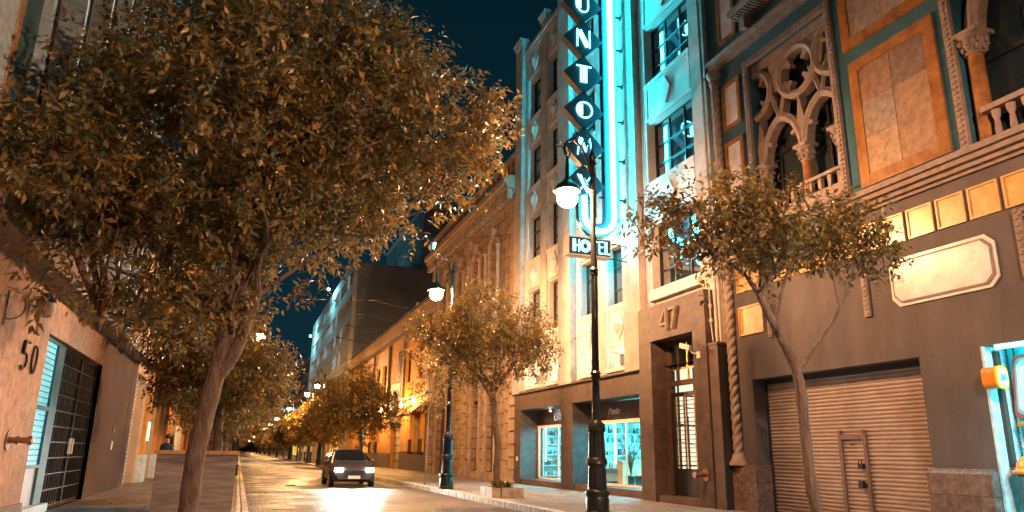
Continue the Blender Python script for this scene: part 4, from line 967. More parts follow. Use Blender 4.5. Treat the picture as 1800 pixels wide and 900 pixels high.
for a in (h[0]+.15, (h[0]+h[1])/2+.08):
    for c, e in ((.4, 1.2), (1.35, 2.6), (2.75, 3.7)): fb(q, a, a+1.0, c, e, -.3, -.24)
q.build('door_panels', M['wood'], d_)
q = MB(); fb(q, h[0], h[1], 4.05, 5.3, -.45, -.4); q.build('fanlight', M['dwin'], orn)

# ------------------------------------------------------------------ ochre two-storey building
och = thing('ochre_building', 'low ochre and peach painted building with round clock panel and red awnings', 'building', (XR, 68, 0))
oh = [(50.3, 51.6, 1.3, 4.0), (53.6, 54.9, 1.3, 4.0), (58.3, 62.2, .14, 3.6), (68.0, 69.4, 1.3, 4.2), (71.5, 72.9, 1.3, 4.2), (76.5, 79.6, .14, 3.8)]
ou = [(51.5, 53.2, 6.6, 9.2), (55.6, 57.2, 6.6, 9.2), (65.6, 67.6, 5.9, 9.0), (69, 71, 5.9, 9.0), (72.4, 74.2, 5.9, 9.0), (77, 79, 5.9, 9.0), (81, 83, 5.9, 9.0)]
mb = MB(); wall(mb, 49.0, 90.0, 0, 10.55, oh+ou, t=.4); mb.build('wall', M['orange'], och)
mb = MB(); fb(mb, 64.2, 90, 5.0, 10.5, .002, .03) if False else None
mb = MB(); fb(mb, 49, 90, 10.55, 12.1, -.4, .0); mb.build('parapet', M['peach'], och)
mb = MB(); fb(mb, 49, 90, 10.5, 10.72, .002, .3); fb(mb, 49, 90, 12.1, 12.25, -.42, .12); mb.build('cornice', M['granite'], och)
mb = MB(); mb.box(XR+.4, XR+12, 49.0, 90, 10.4, 10.5); mb.build('roof', M['blank'], och)
mb = MB(); 
for a, b in ((64.4, 65.5), (67.7, 68.9), (71.1, 72.3), (74.3, 76.9), (79.1, 80.9)): fb(mb, a, b, 5.2, 10.4, .003, .05)
for a, b in ((65.5, 67.7), (68.9, 71.1), (72.3, 74.3), (76.9, 79.1)): fb(mb, a, b, 9.05, 10.4, .003, .05)
mb.build('peach_panels', M['peach'], och)
for yy in (49.25, 54.9+2.9, 64.2, 70.0+2, 80.3):
    mb = MB(); fb(mb, yy-.22, yy+.22, 4.4, 10.4, .06, .2); mb.build('pilaster', M['granite'], och)
mb = MB(); fb(mb, 49, 58.2, 5.2, 5.45, .003, .3); fb(mb, 49, 58.0, 1.35, 1.45, .003, .1); mb.build('string_course', M['granite'], och)
mb = MB()
for a, b in ((49, 58.2), (62.3, 76.4)): fb(mb, a, b, .14, 1.3, .003, .09)
mb.build('plinth', M['plinth'], och)
for i, hh in enumerate(oh):
    a, b, c, e = hh
    if i in (2,): 
        q = MB(); fb(q, a, b, c, e, -.4, -.3); o = q.build('pale_shutter', M['cream'], och)
        q = MB()
        for k in range(5): fb(q, a, b, .7+k*.6, .75+k*.6, -.3, -.27)
        q.build('shutter_rails', M['granite'], o)
    elif i == 5:
        q = MB(); fb(q, a, b, c, e, -.4, -.3); q.build('lit_doorway', M['litwin'], och)
    else:
        q = MB(); fb(q, a, b, c, e, -.4, -.35); o = q.build('lit_window', M['litwarm'], och)
        q = MB(); fb(q, (a+b)/2-.03, (a+b)/2+.03, c, e, -.35, -.3); fb(q, a, b, (c+e)/2, (c+e)/2+.05, -.35, -.3); q.build('frame', M['wood'], o)
        q = MB(); 
        for k in range(9): q.tube([FR(a+.05+k*(b-a-.1)/8, c, .12), FR(a+.05+k*(b-a-.1)/8, c+.95, .12)], .015, 5)
        fb(q, a, b, c+.95, c+1.0, .08, .14); fb(q, a, b, c, c+.05, .0, .14); q.build('railing', M['iron'], o)
for a, b, c, e in ou: window(och, a, b, c, e, d=-.2, cols=2, rows=(.7,), back='curtain')
q = MB(); fb(q, 58.9, 60.6, 6.9+.1, 9.4, .003, .08); o = q.build('relief_plaque', M['granite'], och)
q = MB(); fb(q, 59.2, 60.3, 7.3, 9.1, .08, .12); fb(q, 59.65, 59.8, 7.1, 9.3, .12, .15); fb(q, 59.1, 60.4, 8.1, 8.3, .12, .15); q.build('relief', M['granite'], o)
q = MB(); fb(q, 58.2, 62.4, 3.62, 6.8, .003, .22); o = q.build('clock_surround', M['granite'], och)
q = MB(); q.tube([FR(60.4, 5.15, .22), FR(60.4, 5.15, .42)], 1.0, 32); cl_ = q.build('clock_case', M['wood'], o, smooth=True)
q = MB(); q.tube([FR(60.4, 5.15, .42), FR(60.4, 5.15, .44)], .84, 32); q.build('clock_face', emis('lit_clock_face', (1, .9, .75), .9), o)
q = MB(); q.bar(FR(60.4, 5.15, .46), FR(60.4, 5.75, .46), .07); q.bar(FR(60.4, 5.15, .46), FR(59.95, 4.95, .46), .07)
for k in range(12): a = k*PI/6; q.bar(FR(60.4+.66*math.cos(a), 5.15+.66*math.sin(a), .45), FR(60.4+.78*math.cos(a), 5.15+.78*math.sin(a), .45), .04)
q.build('clock_hands', M['black'], o)
for (a, b) in ((49.9, 55.4), (67.2, 73.8)):
    q = MB(); q.add([FR(a, 4.75, .1), FR(b, 4.75, .1), FR(b, 4.0, 1.1), FR(a, 4.0, 1.1), FR(a, 3.8, 1.1), FR(b, 3.8, 1.1)], [(0, 1, 2, 3), (3, 2, 5, 4)]); q.add([FR(a, 4.75, .1), FR(a, 4.0, 1.1), FR(a, 4.0, .1)], [(0, 1, 2)]); q.add([FR(b, 4.75, .1), FR(b, 4.0, 1.1), FR(b, 4.0, .1)], [(0, 1, 2)])
    tag(q.build('awning', M['awning']), 'red canvas awning over the '+('nearer' if a < 60 else 'farther')+' lit windows of the ochre building', 'awning')
for k, yy in enumerate((56, 62, 69, 77)):
    q = MB(); q.bar(FR(yy, 12.3, 0), FR(yy, 12.75, 3.2), .07); q.box(XR-3.5, XR-3.1, yy-.1, yy+.1, 12.7, 12.82); tag(q.build('roof_bracket', M['dkmetal']), ('nearest', 'second', 'third', 'farthest')[k]+' thin bracket jutting from the roof of the ochre building', 'bracket', 'brackets along the ochre roof')
for (y_, e_) in ((52.5, 260), (57, 320), (66, 320), (74, 320)):
    t = thing('wall_lantern', {52.5: 'nearest', 57: 'second', 66: 'third', 74: 'farthest'}[y_]+' small amber lantern fixed to the ochre building front', 'lamp', FR(y_, 4.7, .2), 'amber wall lanterns on the ochre building')
    q = MB(); q.lathe([(.05, 0), (.12, .1), (.12, .35), (.02, .45)], FR(y_, 4.75, .35), 8); q.build('lantern', M['lampfar2'], t); q = MB(); q.bar(FR(y_, 5.15, 0), FR(y_, 5.2, .35), .04); q.build('arm', M['iron'], t)
    point('lantern_light', FR(y_, 5.0, 1.2), e_*2.2, (1, .48, .10), .12, t)

# ------------------------------------------------------------------ office block and the dark blocks behind
off = thing('office_building', 'grid fronted concrete office block with a tall blank side wall', 'building', (XR, 118, 0))
mb = MB(); mb.box(XR+.02, 24.2, 90, 146, 0, 24.3); mb.build('block', M['blank'], off)
mb = MB()
for k in range(5): fb(mb, 89.95, 146, 11.6-.6+k*3.18, 11.6+.8+k*3.18, -.01, .35)
fb(mb, 89.9, 90.5, 0, 24.9, -.01, .45); fb(mb, 145.6, 146.1, 0, 24.9, -.01, .45); fb(mb, 90.5, 145.6, 0, 1, 0, .3)
for k in range(3): fb(mb, 90.5, 145.6, 1.2+k*3.2, 2.2+k*3.2, -.01, .3)
mb.build('floor_bands', M['concrete'], off)
mb = MB()
for k in range(1, 24): fb(mb, 90.5+k*2.3-.12, 90.5+k*2.3+.12, 1, 24.5, -.01, .28)
mb.build('mullions', M['concrete'], off)
for fl in range(4):
    for k in range(24):
        z0 = 11.6+.8+fl*3.18; z1 = z0+1.78; a = 90.5+k*2.3+.14; q = MB()
        fb(q, a, a+2.02, z0, z1, .0, .04); lit = random.random() < .2 and k > 1
        q.build('window', M['litwin'] if lit else M['dwin'], off)
q = MB(); fb(q, 90.5, 145.6, 2.2, 11, .0, .03); q.build('glazing', M['dwin'], off)
for i, (yy, zz) in enumerate(((112, 25.2), (140, 22))):
    t = thing('floodlight', ('upper' if i == 0 else 'lower')+' small cyan floodlight at the roof edge of the office block', 'lamp', FR(yy, zz, 1.0))
    q = MB(); q.bar(FR(yy, zz, .0), FR(yy, zz, 1.1), .08); q.build('arm', M['dkmetal'], t); q = MB(); q.ball(FR(yy, zz, 1.3), .22, 10, 8); q.build('bulb', M['cyantube'], t)
    point('flood_light', FR(yy, zz-.4, 2.2), 1500, (.3, .9, 1), .3, t)
def block(x0, x1, y0, y1, z, label, m='darkbld', win=None, name='building'):
    wstep = max(3, (y1-y0)/22)
    t = thing(name, label, 'building', ((x0+x1)/2, (y0+y1)/2, 0))
    q = MB(); q.box(x0, x1, y0, y1, 0, z); q.build('wall', M[m], t)
    q = MB(); q.box(x0-.2, x1+.2, y0-.2, y1+.2, z, z+.4); q.build('roof', M['concrete'] if m != 'darkbld' else M['blank'], t)
    if win:
        xs = x0 if win == 'R' else x1; s_ = -1 if win == 'R' else 1; q = MB(); yy = y0+1.5
        while yy < y1-1.5:
            zz = 1.2
            while zz < z-2.2: q = MB(); q.box(min(xs, xs+s_*.05), max(xs, xs+s_*.05), yy, yy+wstep*.45, zz, zz+1.8); q.build('window', M['dwin'], t); zz += 3.2
            yy += wstep
    return t
tw = block(20.5, 40, 93, 120, 33.5, 'tall dark tower rising behind the blank office wall', 'blank', name='tower_building')
q = MB(); q.box(22.0, 22.9, 92.9, 92.99, 27.9, 28.8); q.build('lit_window', M['cyantube'], tw)
t = thing('water_tank', 'turquoise round water tank on the roof behind the carved stone cornice', 'tank', (15.6, 47.5, 14.5))
q = MB(); q.lathe([(.9, 0), (.95, .1), (.95, 2.6), (.7, 2.95), (.15, 3.1)], (15.6, 47.5, 15.2), 20); q.build('tank', M['cyanwall'], t, smooth=True)
q = MB(); q.box(14.7, 16.5, 46.6, 48.4, 14.5, 15.2); q.build('stand', M['darkbld'], t)
blk = block(XR+.3, 30, 146.5, 200, 20, 'dark building next beyond the office block on the right', 'darkbld', 'R')
block(XR+.3, 30, 201, 300, 15, 'long dark building on the right far down the street', 'darkbld', 'R')
block(XR+.3, 30, 301, 520, 12, 'lowest dark building on the right near the vanishing point', 'darkbld', 'R')
block(-24, XL-.2, 62, 110, 17, 'dark building on the left behind the second row of trees', 'darkbld', 'L')
block(-24, XL-.2, 111, 210, 15, 'long dark building on the left far down the street', 'darkbld', 'L')
block(-24, XL-.2, 211, 520, 13, 'lowest dark building on the left near the vanishing point', 'darkbld', 'L')
block(-30, 40, 640, 660, 16, 'dark building closing the far end of the street', 'darkbld')
# hanging sign far down the street
t = thing('hanging_sign', 'far vertical sign, blue above and orange below, over the right pavement', 'sign', (5.9, 148, 9.5))
q = MB(); q.box(4.6, 6.0, 150, 150.4, 10.7, 12.7); q.build('blue_panel', M['skyblue'], t); q = MB(); q.box(4.5, 6.0, 150, 150.4, 7.9, 10.7); q.build('orange_panel', M['litorange'], t)
q = MB(); q.box(6.0, XR+.3, 150.1, 150.3, 10.6, 10.8); q.box(6.0, XR+.3, 150.1, 150.3, 8.6, 8.8); q.build('arm', M['dkmetal'], t)
text('N', 1.8, (5.3, 149.97, 11.05), M['signwhite'], 'lettering', t, rot=(PI/2, 0, 0))
q = MB(); q.box(2.9, 4.3, 170, 170.4, 9, 11.5); q.box(4.3, 12.2, 170.1, 170.3, 10, 10.2); tag(q.build('blue_hanging_sign', M['skyblue']), 'dim blue hanging sign left of the orange and blue sign', 'sign')
# lit shop fronts on the far right side (base of office block etc.)
for i, (a, b, c, e, m_, lb) in enumerate(((92, 101, .5, 3.2, 'litwarm', 'amber lit shop front at the foot of the office block, nearest'), (104, 112, .5, 3.0, 'litwin', 'blue lit shop front at the foot of the office block'), (116, 130, .5, 3.4, 'litwarm', 'wide amber lit shop front beyond the blue lit one'), (160, 180, .5, 3.6, 'litwarm', 'amber lit shop front farthest down on the right'))):
    q = MB(); fb(q, a, b, c, e, .36, .45); t = q.build('shop_front', M[m_], off if a < 146 else blk); t['label'] = lb
    q = MB()
    for k in range(6): fb(q, a+(b-a)*k/5-.1, a+(b-a)*k/5+.1, .14, e+.3, .36, .6)
    fb(q, a, b, e, e+.35, .36, .7); q.build('frame', M['orange'], t)

# ------------------------------------------------------------------ left side: building 50
lb = thing('stucco_building', 'rough pink stucco building numbered 50 with a concrete balcony and dark upper windows', 'building', (XL, 13, 0))
LD = (16.05, 22.0, .14, 3.5)
mb = MB(); wall(mb, 2, 22.0, 0, 4.3, [LD], FL, t=.6); mb.build('wall', M['stucco'], lb)
mb = MB(); fb(mb, 22.0, 28.2, 0, 4.3, -.6, .0, FL); mb.build('wall_end', M['brownwall'], lb)
mb = MB(); fb(mb, 2, 16.05, .14, .42, .003, .05, FL); mb.build('skirting', M['soffit'], lb)
mb = MB(); fb(mb, 2, 28.2, 4.3, 4.55, -.5, .42, FL); fb(mb, 2, 28.2, 4.55, 4.75, .3, .42, FL); mb.build('balcony_slab', M['soffit'], lb)
mb = MB(); fb(mb, 28.0, 28.2, .1, 4.3, .003, .12, FL); mb.build('edge_strip', M['soffit'], lb)
# upper facade
mb = MB(); fb(mb, 2, 28.2, 4.55, 18, -1.4, -1.2, FL); mb.build('upper_wall', M['room'], lb)
mb = MB(); fb(mb, 2, 11.1, 4.76, 18, -1.2, .0, FL); mb.build('grey_panel', M['bluegrey'], lb)
mb = MB(); fb(mb, 11.1, 11.26, 4.76, 18, -1.19, .03, FL); mb.build('amber_strip', M['woodrim'], lb)
mb = MB(); fb(mb, 11.26, 11.85, 4.76, 18, -1.19, .06, FL); mb.build('teal_strip', M['tealwall'], lb)
for k in range(8):
    y = 12.9+k*1.95
    mb = MB(); fb(mb, y, y+.16, 4.76, 18, -1.2, -.1, FL); f_ = mb.build('fin', M['bluegrey'], lb)
    mb = MB(); fb(mb, y+.16, y+.24, 4.76, 18, -1.2, -.05, FL); mb.build('fin_edge', M['brownwall'], lb)
    for z in (4.8, 8.2, 11.6):
        q = MB(); fb(q, y+.3, y+1.85, z+.9, z+3.0, -1.2, -1.15, FL); w_ = q.build('window', M['dwin'], lb)
        q = MB(); fb(q, y+1.0, y+1.06, z+.9, z+3.0, -1.15, -1.1, FL); fb(q, y+.3, y+1.85, z+.85, z+.93, -1.15, -1.08, FL); fb(q, y+.3, y+1.85, z+2.97, z+3.05, -1.15, -1.08, FL); q.build('frame', M['wood'], w_)
        q = MB(); fb(q, y+.24, y+1.9, z-.05, z+.8, -1.2, -.9, FL); q.build('window_ledge', M['soffit'], lb)
mb = MB(); mb.box(XL-14, XL-.6, 2, 2.3, 0, 18); mb.build('side_wall', M['brownwall'], lb)
# entrance: wired glass light, blue frame, gate
en = thing('entrance_gate', 'black metal grid gate with a tall blue wired glass side light', 'gate', (XL, 19, .14))
DL = -.12
q = MB(); fb(q, 16.1, 17.35, 1.05, 3.42, DL-.02, DL, FL); q.build('glass_panel', M['glassblock'], en)
q = MB(); fb(q, 16.1, 17.35, .3, 1.0, DL-.03, DL, FL); q.build('lower_panel', M['whitemarble'], en)
q = MB()
for a, b, c, e in ((16.05, 16.1, .3, 3.5), (17.35, 17.95, .3, 3.5), (16.1, 17.35, 1.0, 1.06), (16.1, 17.35, 2.1, 2.18), (16.1, 17.35, 3.42, 3.5)): fb(q, a, b, c, e, DL-.05, DL+.05, FL)
q.build('frame', M['teal'], en)
q = MB(); fb(q, 16.05, 18.0, .14, .3, -.35, .06, FL); q.build('doorstep', M['cyanshelf'], en)
for i, (a, b) in enumerate(((18.0, 20.0), (20.05, 21.95))):
    q = MB()
    for yy in np.linspace(a+.03, b-.03, 9 if i == 0 else 9): q.tube([FL(yy, .18, DL), FL(yy, 3.45, DL)], .014, 5)
    for z in np.linspace(.2, 3.45, 11): fb(q, a, b, z-.014, z+.014, DL-.014, DL+.02, FL)
    for yy in (a+.02, b-.02): fb(q, yy-.025, yy+.025, .16, 3.48, DL-.03, DL+.03, FL)
    gl_ = q.build('gate_leaf', M['gate'] if 'gate' in M else M['dkmetal'], en)
    q = MB(); yy = b-.12 if i == 0 else a+.12
    fb(q, yy-.05, yy+.05, 1.25, 1.6, DL+.03, DL+.07, FL); q.build('handle', M['white'], gl_)
q = MB(); fb(q, 17.98, 21.98, .15, 3.5, -.5, -.45, FL); q.build('dark_panel', M['room'], en)
# number 50
t = thing('house_number', 'thin black house number 50 on the pink stucco wall', 'number', FL(14.6, 2.66, .03))
q = MB(); F5 = lambda a, b, d=.03: FL(14.3+a*1.05, 2.68+b*.72, d)
def tl5(p, r=.022): q.tube([F5(*x) for x in p], r, 8)
tl5([(.12, .62), (.40, .64)], .028); tl5([(.13, .62), (.11, .36)], .03); tl5([(.11, .34), (.2, .38), (.32, .34), (.38, .2), (.32, .05), (.2, -.02), (.08, .04)], .02)
q.build('digit', M['iron'], t, smooth=True); q = MB()
tl5([(.82+.15*math.cos(a), .3+.33*math.sin(a)) for a in [2*PI*i/20 for i in range(21)]], .02)
q.build('digit', M['iron'], t, smooth=True)
pipe_fitting(FL(14.55, 1.5, .002), (1, 0, 0), 'brass standpipe outlet with round flange on the pink stucco wall')
t = thing('wall_lamp', 'unlit bell shaped wall lamp on a curved arm under the balcony', 'lamp', FL(13.3, 3.6, 0))
q = MB(); q.tube([FL(13.1+.35*math.sin(a), 3.55-.25*math.cos(a), .02+.16*math.sin(a)) for a in [PI*k/12 for k in range(9)]]+[FL(13.5+.85*k/6, 3.86+.09*math.sin(k/6*PI/2), .22) for k in range(7)], .011, 8); q.tube([FL(13.1, 3.2, .02), FL(13.1, 3.75, .02)], .014, 8); q.build('arm', M['iron'], t, smooth=True)
q = MB(); q.lathe([(.05, .26), (.09, .2), (.15, .12), (.16, .09)], FL(14.45, 3.72, .22), 16); q.build('cap', M['iron'], t, smooth=True)
q = MB(); q.lathe([(.155, .09), (.15, -.02), (.12, -.14), (.08, -.16)], FL(14.45, 3.72, .22), 16); q.build('lamp_shade', mat('frosted_lamp_glass', (.45, .38, .30), .5, .2, 8, .05), t, smooth=True)
q = MB(); fb(q, 25.2, 25.45, 1.35, 1.6, .002, .04, FL); tag(q.build('intercom', M['white'], bevel=.005), 'small white intercom plate on the brown pillar', 'intercom')
q = MB(); fb(q, 25.3, 25.45, 1.85, 2.0, .002, .03, FL); tag(q.build('switch_plate', M['woodrim'], bevel=.005), 'small brass plate above the intercom on the brown pillar', 'plate')
# yellow pilastered shops
ys_ = thing('orange_shop_building', 'old building with orange pilasters and rolled down shutters on the left', 'building', (XL, 38, 0))
oph = [(28.9, 31.6), (34.4, 36.6), (38.2, 40.2), (44, 48), (50, 54)]
mb = MB(); wall(mb, 28.2, 61.5, 0, 12, [(a, b, .14, 4.0) for a, b in oph]+[(a+.3, b-.3, 6.3, 8.9) for a, b in oph], FL, t=.4); mb.build('wall', M['peach'], ys_)
for a, b in oph:
    q = MB(); v = []; N = 0; zz = .14
    while zz < 4.0: v += [FL(a, zz, -.3), FL(b, zz, -.3), FL(a, zz+.05, -.24), FL(b, zz+.05, -.24)]; N += 2; zz += .13
    q.add(v, [(2*k, 2*k+1, 2*k+3, 2*k+2) for k in range(N-1)]); q.build('roller_shutter', M['grey'] if 'grey' in M else M['concrete'], ys_)
    window(ys_, a+.3, b-.3, 6.3, 8.9, FL, d=-.2, back='curtain')
for a, b in ((31.65, 34.35), (36.65, 38.15), (40.25, 43.95), (48.05, 49.95), (54.05, 57)):
    q = MB(); fb(q, (a+b)/2-.55, (a+b)/2+.55, 1.15, 11.0, .002, .14, FL); o = q.build('pilaster', M['orange'], ys_)
    q = MB(); fb(q, (a+b)/2-.62, (a+b)/2+.62, .14, 1.15, .002, .2, FL); q.build('pilaster_base', M['bluegrey'], o)
mb = MB(); fb(mb, 28.2, 61.5, 4.4, 4.7, .15, .32, FL); fb(mb, 28.2, 61.5, 11.6, 12.1, .0, .4, FL); mb.build('cornice', M['peach'], ys_)
for i, (a, b) in enumerate(((33.0, 37.2), (38.0, 41.5))):
    q = MB(); q.add([FL(a, 4.35, .15), FL(b, 4.35, .15), FL(b, 3.75, 1.3), FL(a, 3.75, 1.3)], [(0, 1, 2, 3)]); q.bar(FL(a, 3.75, 1.3), FL(b, 3.75, 1.3), .05); q.bar(FL(a, 4.35, .15), FL(a, 3.75, 1.3), .04); q.bar(FL(b, 4.35, .15), FL(b, 3.75, 1.3), .04); q.prism([(a, .0), (b, .0), (b, .03), (a, .03)], lambda y_, e, d: FL(y_, 4.35-.52*(d-.15)+e, d), .15, 1.3)
    tag(q.build('shop_canopy', M['brownwall']), ('nearer' if i == 0 else 'farther')+' dark sloping canopy over the left shutters', 'canopy')
q = MB(); q.tube([FL(32.9, 1.7, .2), FL(32.9, 2.4, .2)], .03, 8); tag(q.build('strip_light', emis('lit_strip', (1, .85, .6), 6)), 'short white strip light on the first orange pilaster', 'lamp')
for i, (y_, m_) in enumerate(((44.5, 'white'), (46.5, 'bluegrey'), (49, 'orange'), (51.5, 'awning'))):
    q = MB(); fb(q, y_, y_+1.6, .5, 2.6, .3, .36, FL)
    for k in range(8): fb(q, y_+.1+k*.18, y_+.16+k*.18, .5, 2.6, .36, .42, FL)
    tag(q.build('hanging_cloth', M[m_]), ('cream', 'blue grey', 'orange', 'dark red')[i]+' cloth hanging in front of the left shop fronts', 'cloth')

# ------------------------------------------------------------------ plywood planter, low planter, bin and far signs
t = thing('plywood_planter', 'big square plywood planter box standing behind the trunk of the large tree', 'planter', (-.76, 17.3, .14))
q = MB(); q.box(-1.5, .0, 16.5, 16.53, .14, 1.3); q.build('front_board', M['plywood'], t)
q = MB(); q.box(-.03, .0, 16.53, 17.97, .14, 1.3); q.build('side_board', M['plywood'], t)
q = MB(); q.box(-1.5, -1.47, 16.53, 17.97, .14, 1.3); q.build('side_board', M['plywood'], t)
q = MB(); q.box(-1.5, .0, 17.97, 18.0, .14, 1.3); q.build('back_board', M['plywood'], t)
q = MB(); q.box(-1.55, .05, 16.45, 16.57, 1.3, 1.37); q.box(-1.55, .05, 17.93, 18.05, 1.3, 1.37); q.box(-.07, .05, 16.57, 17.93, 1.3, 1.37); q.box(-1.55, -1.43, 16.57, 17.93, 1.3, 1.37); q.build('rim', M['woodrim'], t)
q = MB(); q.box(-1.47, -.03, 16.53, 17.97, .2, 1.15); q.build('soil', M['soil'], t)
t = thing('low_planter', 'low rectangular stone planter at the foot of the tree before the hotel', 'planter', (7.45, 22, .14))
q = MB(); q.box(6.85+.3, 8.15, 21.4, 21.5, .14, .42); q.box(7.15, 8.15, 22.5, 22.6, .14, .42); q.box(7.15, 7.25, 21.5, 22.5, .14, .42); q.box(8.05, 8.15, 21.5, 22.5, .14, .42); q.build('walls', M['kerb'], t)
q = MB(); q.box(7.25, 8.05, 21.5, 22.5, .15, .38); q.build('soil', M['soil'], t)
def tuft(name, loc, label, n=40, h=.3, m='leaf2', group=None, sp=.5):
    q = MB()
    for k in range(n):
        a = random.uniform(0, 2*PI); b = Vector(loc)+Vector((random.uniform(-.12, .12), random.uniform(-.12, .12), 0)); e = b+Vector((math.cos(a)*h*sp, math.sin(a)*h*sp, h*random.uniform(.6, 1))); s_ = Vector((-math.sin(a), math.cos(a), 0))*.025
        mid = b.lerp(e, .5)+Vector((0, 0, .04)); q.add([b-s_*.4, b+s_*.4, mid+s_, e, mid-s_], [(0, 1, 2, 3, 4)])
    tag(q.build(name, M[m]), label, 'plant', group)
tuft('spiky_plant', (7.4, 21.7, .38), 'small spiky plant at the near corner of the low stone planter', 40, .32)
tuft('leafy_plant', (7.9, 22.2, .38), 'low leafy plant at the far corner of the low stone planter', 50, .25, sp=.9)

# ------------------------------------------------------------------ trees
def leaves(mb_blobs, n, size, seed, xmin=-99, xmax=99, clump=14, gap=.0, zmin=0, outward=.7, shell=.45, tl=.45, ymax=999, droop=.35):
    """twigs through the crown volume, each carrying a row of small folded leaves"""
    r = np.random.default_rng(seed); B = np.array(mb_blobs, float)
    w_ = B[:, 3]**2.05; w_ /= w_.sum(); nt_ = int(n/clump*1.6)
    i = r.choice(len(B), nt_, p=w_); d = r.normal(size=(nt_, 3)); d /= np.linalg.norm(d, axis=1)[:, None]
    rad = (shell+(1.06-shell)*r.random(nt_)**.6)
    lump = 1+.13*np.sin(d[:, 0]*7+i)*np.cos(d[:, 2]*6+i*2)+.10*np.sin(d[:, 1]*13+i)
    p = B[i, :3]+d*(B[i, 3]*rad*lump)[:, None]*np.array([1, 1, .92])
    nz = np.sin(p[:, 0]*2.9+seed)+np.sin(p[:, 1]*3.3+1)+np.sin(p[:, 2]*3.7+2)+.8*np.sin(p[:, 0]*6.1-p[:, 2]*5.3)
    keep = (nz > -1.5-2*(1-gap)+gap*1.2) & (p[:, 0] > xmin) & (p[:, 0] < xmax) & (p[:, 2] > zmin) & (p[:, 1] < ymax)
    p = p[keep]; d = d[keep]; T = len(p)
    td = d*outward+r.normal(size=(T, 3))*.5+np.array([0, 0, .42]); td /= np.linalg.norm(td, axis=1)[:, None]
    L_ = tl*(.6+.8*r.random(T))
    tt = np.tile(np.linspace(.0, 1, clump), (T, 1))+r.normal(size=(T, clump))*.04
    base = p[:, None, :]+td[:, None, :]*(L_[:, None]*tt)[:, :, None]
    ph = r.random((T, 1))*6.28+np.arange(clump)[None, :]*2.4
    u = np.cross(td, r.normal(size=(T, 3))); u /= np.linalg.norm(u, axis=1)[:, None]; v = np.cross(td, u)
    ld = u[:, None, :]*np.cos(ph)[:, :, None]+v[:, None, :]*np.sin(ph)[:, :, None]+td[:, None, :]*.55+r.normal(size=(T, clump, 3))*.25
    ld[:, :, 2] -= droop*.4
    ld /= np.linalg.norm(ld, axis=2)[:, :, None]
    base = base.reshape(-1, 3); ld = ld.reshape(-1, 3); K = len(base)
    up = np.array([0, 0, 1.])+r.normal(size=(K, 3))*.55
    sd = np.cross(ld, up); sd /= (np.linalg.norm(sd, axis=1)[:, None]+1e-6); nn = np.cross(sd, ld)
    s_ = size*(.55+.75*r.random(K))[:, None]
    V = np.empty((K, 6, 3))
    V[:, 0] = base; V[:, 1] = base+ld*s_*.45+sd*s_*.21+nn*s_*.05; V[:, 2] = base+ld*s_*.5-nn*s_*.03
    V[:, 3] = base+ld*s_*.45-sd*s_*.21+nn*s_*.05; V[:, 4] = base+ld*s_*.98-nn*s_*.16; V[:, 5] = base+ld*s_*.8-nn*s_*.08
    F = np.array([[0, 1, 2], [0, 2, 3], [1, 5, 2], [2, 5, 3], [1, 4, 5], [5, 4, 3]])
    F = (F[None]+(np.arange(K)*6)[:, None, None]).reshape(-1, 3)
    return V.reshape(-1, 3), F, p, td, L_
def fast_mesh(name, V, F, m, parent, smooth=True):
    me = bpy.data.meshes.new(name); V = V-np.array(parent['_org'])
    me.vertices.add(len(V)); me.vertices.foreach_set('co', V.astype(np.float32).ravel())
    me.loops.add(F.size); me.loops.foreach_set('vertex_index', F.astype(np.int32).ravel())
    me.polygons.add(len(F)); me.polygons.foreach_set('loop_start', np.arange(0, F.size, 3, dtype=np.int32)); me.polygons.foreach_set('loop_total', np.full(len(F), 3, np.int32))
    me.update(calc_edges=True); me.validate(); me.materials.append(m)
    if smooth: me.polygons.foreach_set('use_smooth', np.ones(len(F), bool))
    o = bpy.data.objects.new(name, me); COL.objects.link(o); o.parent = parent; o['_org'] = tuple(parent['_org']); return o
